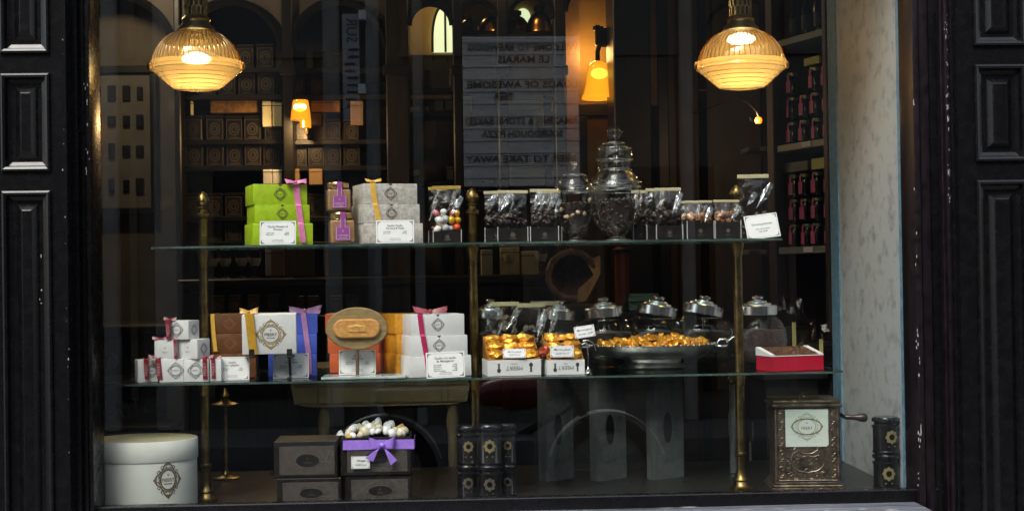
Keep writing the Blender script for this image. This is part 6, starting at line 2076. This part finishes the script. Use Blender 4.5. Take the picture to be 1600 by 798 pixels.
paper_bag('grey paper bag with a black oval, middle of three behind the shelf', 929, 985, 941, 575, .50, 2)
paper_bag('grey paper bag with a black oval, right of three behind the shelf', 1018, 1076, 1031, 570, .50, 3)

# ------------------------------------------------------------------ furniture just behind the display
y = 1.25
z0, z1 = W(590, 634, y).z, W(590, 588, y).z
x0, x1 = W(447, 610, y).x, W(742, 610, y).x
t = thing('console_table', 'olive painted console table behind the lower shelf', 'table', ((x0 + x1) / 2, y + .2, 0))
b = MB(); b.box(x0 - .03, x1 + .03, y - .03, y + .45, z1 + .001, z1 + .03, bev=.006); b.build('table_top', M['olive_paint'], t, world=True)
b = MB(); b.prism([(x0 + .012, z1), (x1 - .012, z1), (x1 - .03, z0 + .01), (x1 - .10, z0), (x0 + .10, z0), (x0 + .03, z0 + .01)], y, y + .03); b.build('apron', M['olive_paint'], t, world=True)
b = MB()
for u in (497, 518, 690, 700): 
    q = W(u, 610, y).x; b.box(q - .004, q + .004, y - .004, y - .0005, z0 + .012, z1 - .006)
for v in (601, 628): 
    q = W(590, v, y).z; b.box(x0 + .03, x1 - .03, y - .0035, y - .0006, q - .003, q + .003)
b.build('apron_moulding', mat('dark olive', (.075, .06, .03), .6), t, world=True)
for u in (505, 707):
    q = W(u, 650, y); b = MB()
    b.lathe([(.011, 0), (.013, .05), (.012, .3), (.018, z0 - .12), (.024, z0 - .06), (.018, z0 - .02), (.026, z0 - .001)], 16, M=T(q.x, y + .03, 0)); b.build('leg', M['olive_paint'], t, world=True, smooth=40)
for u in (480, 690):
    q = W(u, 650, y); b = MB(); b.lathe([(.011, 0), (.013, .05), (.012, .3), (.018, z0 - .1), (.024, z0)], 16, M=T(q.x + .05, y + .40, 0)); b.build('leg', M['olive_paint'], t, world=True, smooth=40)
# brass stanchion with a disc
y = .70; p = W(353, 740, y); kk = PX(y)
ztop = W(353, 618, y).z - ZF
t = thing('brass_stand', 'slim brass display stand with a round disc near its top', 'stand', (p.x, y, ZF + .0006))
b = MB(); b.lathe([(.045, 0), (.045, .006), (.02, .012), (.012, .02), (.0075, .03), (.0075, ztop - .03)], 24); b.build('stand_rod', M['brass'], t, smooth=40)
b = MB(); b.lathe([(.0076, ztop - .035), (.030, ztop - .032), (.044, ztop - .030), (.044, ztop - .026), (.022, ztop - .020), (.012, ztop - .012), (.015, ztop), (.010, ztop + .01), (.004, ztop + .025)], 28); b.build('stand_disc', M['brass'], t, smooth=40)
# carved dark sideboard at the left
y = 1.9
x0, x1 = -2.6, W(268, 600, y).x
t = thing('carved_sideboard', 'dark carved sideboard standing against the left of the shop', 'sideboard', ((x0 + x1) / 2, y, 0))
zz = W(200, 506, y).z; zt_ = W(200, 590, y).z
b = MB(); b.box(x0, x1, y - .03, y + .5, zz - .05, zz, bev=.01); b.build('upper_ledge', M['black_wood'], t, world=True)
b = MB(); b.box(x0, x1 - .02, y + .05, y + .5, 0, zz - .051); b.build('carcass', M['dark_wood'], t, world=True)
b = MB(); b.box(x0, x1, y - .06, y + .049, zt_ - .02, zt_ + .01, bev=.006); b.build('lower_ledge', mat('grey brown wood', (.075, .065, .05), .5, var=.2), t, world=True)
for (v, u) in ((560, 200), (633, 203)):
    c = W(u, v, y + .03); b = MB()
    rr = random.Random(v)
    for k_ in range(12):
        q0 = rr.uniform(0, 6); s_ = rr.uniform(.02, .05); ox, oz = rr.uniform(-.13, .13), rr.uniform(-.03, .03)
        b.tube([(c.x + ox + s_ * (1 - j * .12) * math.cos(q0 + j * .9), y + .044, c.z + oz + s_ * (1 - j * .12) * math.sin(q0 + j * .9)) for j in range(6)], .0045, 6)
    b.build('carved_scroll', mat('worn carving', (.035, .03, .022), .5), t, world=True, smooth=50)
    b = MB(); ww, hh = .36, .11
    b.box(c.x - ww, c.x + .22, y + .036, y + .049, c.z - hh - .01, c.z - hh, bev=.003); b.box(c.x - ww, c.x + .22, y + .036, y + .049, c.z + hh, c.z + hh + .01, bev=.003)
    b.build('panel_moulding', M['dark_wood'], t, world=True)
b = MB(); q = W(275, 640, y).x; b.box(q - .04, q + .03, y, y + .1, 0, zt_ - .022, bev=.004); b.build('side_post', M['taupe'], t, world=True)
b = MB(); q = W(192, 665, 1.7); b.box(-2.4, W(268, 600, 1.7).x, 1.66, 1.95, q.z - .02, q.z, bev=.004); b.box(-2.38, W(262, 600, 1.7).x, 1.7, 1.94, 0, q.z - .021)
tag(b.build('low_bench', M['dark_wood']), 'low dark bench before the carved sideboard, above the hat box', 'bench')
# counter behind with pale glimpses, wicker basket and brown paper
y = 2.3
x0, x1 = W(276, 440, y).x, W(900, 440, y).x
z = W(600, 432, y).z
t = thing('shop_counter', 'long black shop counter behind the lower shelf boxes', 'counter', ((x0 + x1) / 2, y, 0))
b = MB(); b.box(x0, x1, y, y + .4, z - .04, z, bev=.006); b.build('counter_top', M['black_wood'], t, world=True)
b = MB(); b.box(x0 + .03, x1 - .03, y + .05, y + .38, W(600, 452, y).z, z - .041); b.build('counter_front', M['black_wood'], t, world=True)
b = MB(); 
for xx in (x0 + .05, (x0 + x1) / 2, x1 - .09): b.box(xx, xx + .04, y + .06, y + .12, 0, W(600, 452, y).z - .001)
b.build('counter_leg', M['black_wood'], t, world=True)
for (u0, u1, v0, m_, l_) in ((415, 424, 388, M['white_board'], 'thin white packet standing on the black counter'), (424, 443, 388, brownp, 'brown packet beside the thin white packet on the counter'),
        (460, 490, 388, mat('grey brown packet', (.12, .10, .075), .6), 'grey brown packet on the black counter'),
        (506, 512, 384, brownp, 'slim brown packet on the black counter'), (782, 812, 386, cream, 'cream block imitating lit glass jars on the counter under the upper shelf'),  # light in glass jars put into two cream blocks
        (815, 842, 392, cream, 'second cream block imitating lit glass jars on the counter under the upper shelf'), (752, 770, 390, M['cream_card'], 'cream packet beside the middle brass post on the counter')):
    packet(u0, u1, v0, W(600, 0, 1).z and 431, y + .06, m_, l_)
g0 = None
for u in (332, 352, 378, 398, 796, 846):
    p = W(u, 431, y + .04)
    if g0 is None:
        g0 = thing('glass_goblet', 'clear glass goblet on the black counter', 'glass', (p.x, p.y, z + .001), group='clear glass goblets on the black counter')
        b = MB(); b.lathe([(.026, 0), (.024, .004), (.005, .01), (.004, .04), (.02, .055), (.03, .08), (.028, .12)], 20, cap1=False); b.build('goblet_glass', M['jar_glass'], g0, smooth=50)
        b = MB(); b.lathe([(.018, .056), (.027, .078), (.0265, .09)], 16); b.build('goblet_contents', M['cream_card'], g0, smooth=50)
    else: dup(g0, (p.x, p.y, z + .001))
y = 1.5
c = W(893, 430, y); kk = PX(y)
t = thing('wicker_basket', 'brown wicker cornucopia basket behind the lidded jars', 'basket', c)
b = MB()
b.lathe([(34 * kk, 0), (37 * kk, .01), (35 * kk, .05), (26 * kk, .12), (15 * kk, .19), (4 * kk, .24)], 40, M=RX(R(-78)) , cap0=False, mod=lambda a, i: 1 + .03 * math.cos(20 * a + i))
b.build('basket_cone', M['wicker'], t)
b = MB(); b.tube([(36 * kk * math.cos(a), -.004, 36 * kk * math.sin(a)) for a in [2 * math.pi * j / 28 for j in range(28)]], [5 * kk * (1 + .25 * (j % 2)) for j in range(28)], 8, closed=True); b.build('basket_rim', M['wicker'], t)
b = MB(); b.add([(8 * kk, -.02, -42 * kk), (20 * kk, -.05, -40 * kk), (44 * kk, -.03, 2 * kk), (46 * kk, .01, 30 * kk), (22 * kk, .0, 22 * kk), (34 * kk, -.03, 0), (10 * kk, -.01, -22 * kk),
             (8 * kk, -.012, -42 * kk), (20 * kk, -.042, -40 * kk), (44 * kk, -.022, 2 * kk), (46 * kk, .018, 30 * kk), (22 * kk, .008, 22 * kk), (34 * kk, -.022, 0), (10 * kk, -.002, -22 * kk)],
            [(0, 1, 5, 6), (1, 2, 5), (2, 3, 4, 5), (7, 13, 12, 8), (8, 12, 9), (9, 12, 11, 10)] + [(i, i + 7, (i + 1) % 7 + 7, (i + 1) % 7) for i in range(7)])
b.build('paper_lining', M['paper_brown'], t)
b = MB(); b.box(W(858, 480, y).x, W(985, 480, y).x, y - .06, y + .3, 0, c.z - 48 * kk)
tag(b.build('plinth', M['black_wood']), 'black plinth under the wicker basket', 'plinth')
# red-brown turned post
p = W(972, 450, 1.8)
t = thing('turned_post', 'red brown turned wooden post behind the lidded jars', 'post', (p.x, 1.8, 0))
b = MB(); b.lathe([(.034, 0), (.034, 1.3), (.038, 1.32), (.030, 1.36), (.031, W(972, 396, 1.8).z)], 20); b.build('post_shaft', mat('red mahogany', (.20, .045, .018), .35, var=.3), t, smooth=40)
b = MB(); b.lathe([(.036, W(972, 395.5, 1.8).z), (.04, W(972, 390, 1.8).z), (.02, W(972, 386, 1.8).z)], 20); b.build('post_cap', M['black_wood'], t, smooth=40)
# green tin boxes
for (v, l_, vv) in ((474, 'sea green tin box, lower of two behind the silver tray', 0), (460, 'sea green tin box, upper of two behind the silver tray', 1)):
    q = W(1000, v + 12, 1.4); kk = PX(1.4)
    t = thing('tin_box', l_, 'tin', q); b = MB(); b.box(-18 * kk, 30 * kk, 0, .1, 0, 13 * kk, bev=.003); b.build('tin_body', mat('sea green paint', (.07, .16, .12), .4), t)
    b = MB(); b.box(-18.5 * kk, 30.5 * kk, -.001, .101, 9 * kk, 10 * kk); b.build('tin_seam', M['tin_line'], t)
b = MB(); q = W(1000, 487, 1.4); b.box(q.x - .08, q.x + .12, 1.38, 1.52, 0, q.z - .0005); tag(b.build('plinth', M['black_wood']), 'black plinth under the sea green tins', 'plinth')
# grey slatted steps at right
y = 1.25
t = thing('step_stool', 'grey painted wooden steps behind the coffee grinder', 'steps', W(1215, 740, y))
gm = mat('grey painted wood', (.17, .17, .165), .5, var=.25, vscale=20)
for (ua, va, ub, vb, w_) in ((1180, 612, 1296, 628, 18), (1180, 672, 1262, 690, 30)):
    a, c2 = W(ua, va, y), W(ub, vb, y - .1)
    b = MB(); b.ribbon([a, c2], (0, 0, w_ * PX(y)), .03); b.build('step_board', gm, t, world=True)
for (u, va, vb) in ((1232, 628, 760), (1293, 634, 760), (1180, 690, 760)):
    a = W(u, va, y + .02); b = MB(); b.box(a.x - .018, a.x + .018, y + .01, y + .05, 0.0, a.z, bev=.003); b.build('leg', gm, t, world=True)
# small brass cup on a rod, a tall grey rod left of the right post
p = W(1146, 740, .6)
t = thing('grey_rod', 'tall pale grey rod with brass knob beside the right brass post', 'rod', (p.x, .6, ZF + .0006))
zz = W(1143, 600, .6).z - ZF
b = MB(); b.lathe([(.011, 0), (.011, zz * .42), (.014, zz * .44), (.014, zz * .66), (.0105, zz * .7), (.0095, zz)], 12); b.build('rod_shaft', gm, t, smooth=40)
b = MB(); b.blob((0, 0, zz + .014), .0155, 2); b.build('rod_knob', M['brass'], t, smooth=60)
# black trestle: dark box bench on the right with brass hinge
p = W(1202, 740, .5)
t = thing('brass_cup', 'small shiny brass cup on a thin stem left of the coffee grinder', 'cup', (p.x, .42, ZF + .0006))
zz = W(1203, 640, .42).z - ZF
b = MB(); b.lathe([(.02, 0), (.02, .003), (.003, .008), (.003, zz - .02)], 14); b.build('stem', M['brass_dark'], t, smooth=40)
b = MB(); b.lathe([(.003, zz - .019), (.014, zz - .014), (.018, zz), (.019, zz + .008), (.016, zz + .008)], 20); b.build('bowl', M['copper'], t, smooth=40)
# ------------------------------------------------------------------ across the street (seen only as reflections in the pane)
YF = -9.5
M['strip'] = mat('pale streak strip', (.30, .29, .27), .8, var=.25, vscale=3)
def MIR(u, v, yr):               # the street point at depth yr whose image in the pane is seen at (u, v)
    p = W(u, v, 0.03 - yr)
    return Vector((p.x, yr, p.z))
opp = thing('opposite_building', 'dark grey building across the street', 'building', (0, YF - .5, 0))
b = MB(); b.box(-14, 14, YF - 4, YF - .3, -.13, 8.5); b.build('wall', mat('sooty stone', (.11, .103, .093), .8, var=.3, vscale=2), opp, world=True)
wm_ = mat('dark shop glass', (.02, .022, .026), .2)
for i in range(-6, 7):
    for (z0, z1) in ((.3, 2.5), (3.6, 5.3), (6.1, 7.7)):
        b = MB(); b.box(i * 1.9 - .55, i * 1.9 + .55, YF - .299, YF - .26, z0, z1); f = b.build('window', wm_, opp, world=True)
        b = MB(); b.box(i * 1.9 - .62, i * 1.9 - .551, YF - .299, YF - .22, z0, z1); b.box(i * 1.9 + .551, i * 1.9 + .62, YF - .299, YF - .22, z0, z1)
        b.build('frame', M['taupe'], f, world=True)
for (u, wd_) in ((520, 26), (588, 14), (655, 16), (262, 40), (160, 50), (1075, 20)):  # strips added to the facade so the pane shows pale vertical streaks
    q = MIR(u, 300, YF - .2); hw = wd_ / 2 * (0.03 - YF - CAM.y) / F
    b = MB(); b.box(q.x - hw, q.x + hw, YF - .299, YF - .15, 0, 8.4, bev=.02); b.build('streak_strip', M['strip'], opp, world=True)
b = MB(); b.box(-14, 14, YF - .3, YF + 1.2, -.13, 0.0)
structure(b, 'far_pavement', mat('far pavement stone', (.15, .145, .14), .8, var=.2))
# letter board
ys = YF + .2
c0, c1 = MIR(722, 58, ys), MIR(907, 290, ys)
t = thing('letter_board', 'pale ridged letter board with black capitals across the street', 'sign', ((c0.x + c1.x) / 2, ys, c1.z))
b = MB(); b.box(c0.x, c1.x, ys - .04, ys, c1.z, c0.z, bev=.004); b.build('board', mat('pale board', (.88, .85, .80), .6, var=.06, vscale=4), t, world=True)
b = MB(); n = 12
for k_ in range(n + 1):
    z = MIR(800, 67 + k_ * 19.2, ys).z; b.box(c0.x + .005, c1.x - .005, ys + .0008, ys + .008, z - .003, z + .003)
b.build('letter_rail', mat('rail grey', (.28, .28, .30), .6), t, world=True)
b = MB()
kk = (0.03 - ys - CAM.y) / F
for (s, ul, ur, v) in (('WELCOME TO BREWDOG', 731, 903, 75), ('LE MARAIS', 778, 858, 94), ('LOADS OF AWESOME', 731, 903, 133), ('BEER', 772, 800, 152),
                       ('AMAZING & STONE BAKED', 727, 903, 190), ('SOURDOUGH PIZZA', 753, 880, 210), ('BEER TO TAKE AWAY', 729, 900, 249)):
    pc = MIR((ul + ur) / 2, v, ys)
    key = MB(); key.text(s, 1.0, ID)
    wid = max(q.x for q in key.v) - min(q.x for q in key.v)
    hgt = 15 * kk
    b.text(s, hgt, T(pc.x, ys + .014, pc.z) @ RZ(math.pi) @ RX(R(90)), sx=(ur - ul) * kk / (wid * hgt), bold=.02)
b.build('lettering', M['ink'], t, world=True)
# hanging banner on a bracket
ys = YF + .5
c0, c1 = MIR(534, 22, ys), MIR(563, 190, ys)
t = thing('hanging_banner', 'grey vertical banner with dark characters on two steel brackets', 'banner', ((c0.x + c1.x) / 2, ys, c1.z))
b = MB(); b.box(c0.x, c1.x, ys - .012, ys, c1.z, c0.z, bev=.004); b.build('cloth', mat('grey banner cloth', (.42, .43, .45), .7, var=.15, vscale=5), t, world=True)
b = MB()
pc = MIR(549, 80, ys); b.text('SUR', 24 * kk, T(pc.x, ys + .002, MIR(549, 48, ys).z) @ RZ(math.pi) @ RX(R(90)) @ RZ(R(90)), sx=.9)
rr = random.Random(2)
for k_ in range(9):
    z = MIR(549, 78 + k_ * 11, ys).z; x = pc.x + rr.uniform(-.02, .02)
    b.box(x - .05, x + .05, ys + .0005, ys + .002, z - .014, z + .01)
b.build('characters', M['ink'], t, world=True)
b = MB()
for v in (25, 140):
    q = MIR(566, v, ys); b.box(q.x - .035, q.x + .035, ys - .02, ys + .05, q.z - .045, q.z + .045, bev=.006)
b.build('bracket_end', mat('bright steel', (.9, .92, .95), .5), t, world=True)
b = MB(); q = MIR(575, 100, ys); b.box(q.x - .03, q.x + .03, ys - .2, ys - .14, 0, 5.2); b.build('pole', M['steel_grey'], t, world=True)
# parked motorcycle
M['mudguard'] = mat('pale mudguard', (.85, .85, .83), .45)
ym = -5.0
cA, cB = MIR(600, 712, ym), MIR(948, 706, ym)
t = thing('motorcycle', 'dark parked motorcycle with red tank standing at the kerb', 'motorcycle', ((cA.x + cB.x) / 2, ym, -.13))
rw = .345; zc = rw - .13
tyre = mat('tyre rubber', (.02, .02, .02), .7); metal = M['steel_grey']
for cxx in (cA.x, cB.x):
    b = MB(); b.tube([(cxx + (rw - .05) * math.cos(a), ym, zc + (rw - .05) * math.sin(a)) for a in [2 * math.pi * j / 40 for j in range(40)]], .05, 10, closed=True); wh = b.build('wheel', tyre, t, world=True, smooth=50)
    b = MB(); b.tube([(cxx + (rw - .105) * math.cos(a), ym, zc + (rw - .105) * math.sin(a)) for a in [2 * math.pi * j / 40 for j in range(40)]], .014, 8, closed=True)
    for j in range(10):
        a = 2 * math.pi * j / 10; b.tube([(cxx, ym, zc), (cxx + (rw - .11) * math.cos(a), ym, zc + (rw - .11) * math.sin(a))], .008, 6)
    b.lathe([(.04, -.06), (.04, .06)], 16, M=T(cxx, ym, zc) @ RX(R(90))); b.build('rim', metal, wh, world=True, smooth=50)
    b = MB(); b.ribbon([(cxx + (rw + .035) * math.cos(a), ym, zc + (rw + .035) * math.sin(a)) for a in [R(15) + R(150) * j / 16 for j in range(17)]], (0, .14, 0), .004); b.build('mudguard', M['mudguard'], t, world=True)
xa, xb = cA.x, cB.x
s_ = 1
b = MB(); b.tube([(xb, ym, zc), (xb - .16, ym, zc + .38), (xb - .28, ym, zc + .62)], .03, 8); b.tube([(xb - .20, ym, zc + .42), (xa + .5, ym, zc + .02), (xa, ym, zc)], .025, 8); b.tube([(xb - .24, ym, zc + .5), (xa + .35, ym, zc + .45), (xa, ym, zc + .42)], .022, 8); b.build('bike_frame', M['tin_black'], t, world=True)
b = MB(); b.box(xa + .42, xb - .45, ym - .13, ym + .13, zc - .08, zc + .24, bev=.05, seg=3); b.build('engine', M['steel_grey'], t, world=True, smooth=40)
b = MB(); b.blob(((xa + xb) / 2 + .12, ym, zc + .50), .2, 3, sc=(1.35, .7, .6), rot=Matrix.Identity(3)); b.build('tank', mat('dark red tank', (.16, .008, .01), .2), t, world=True, smooth=60)
b = MB(); b.box(xa - .05, xa + .55, ym - .12, ym + .12, zc + .44, zc + .55, bev=.045, seg=3); b.build('seat', M['tin_black'], t, world=True, smooth=40)
b = MB(); b.tube([(xb - .32, ym - .33, zc + .72), (xb - .28, ym - .12, zc + .66), (xb - .28, ym + .12, zc + .66), (xb - .32, ym + .33, zc + .72)], .014, 8); b.build('handlebar', metal, t, world=True)
b = MB(); b.lathe([(.03, 0), (.08, .05), (.085, .10), (.07, .11)], 20, M=T(xb - .24, ym, zc + .58) @ RY(R(90))); b.build('headlight', metal, t, world=True, smooth=40)
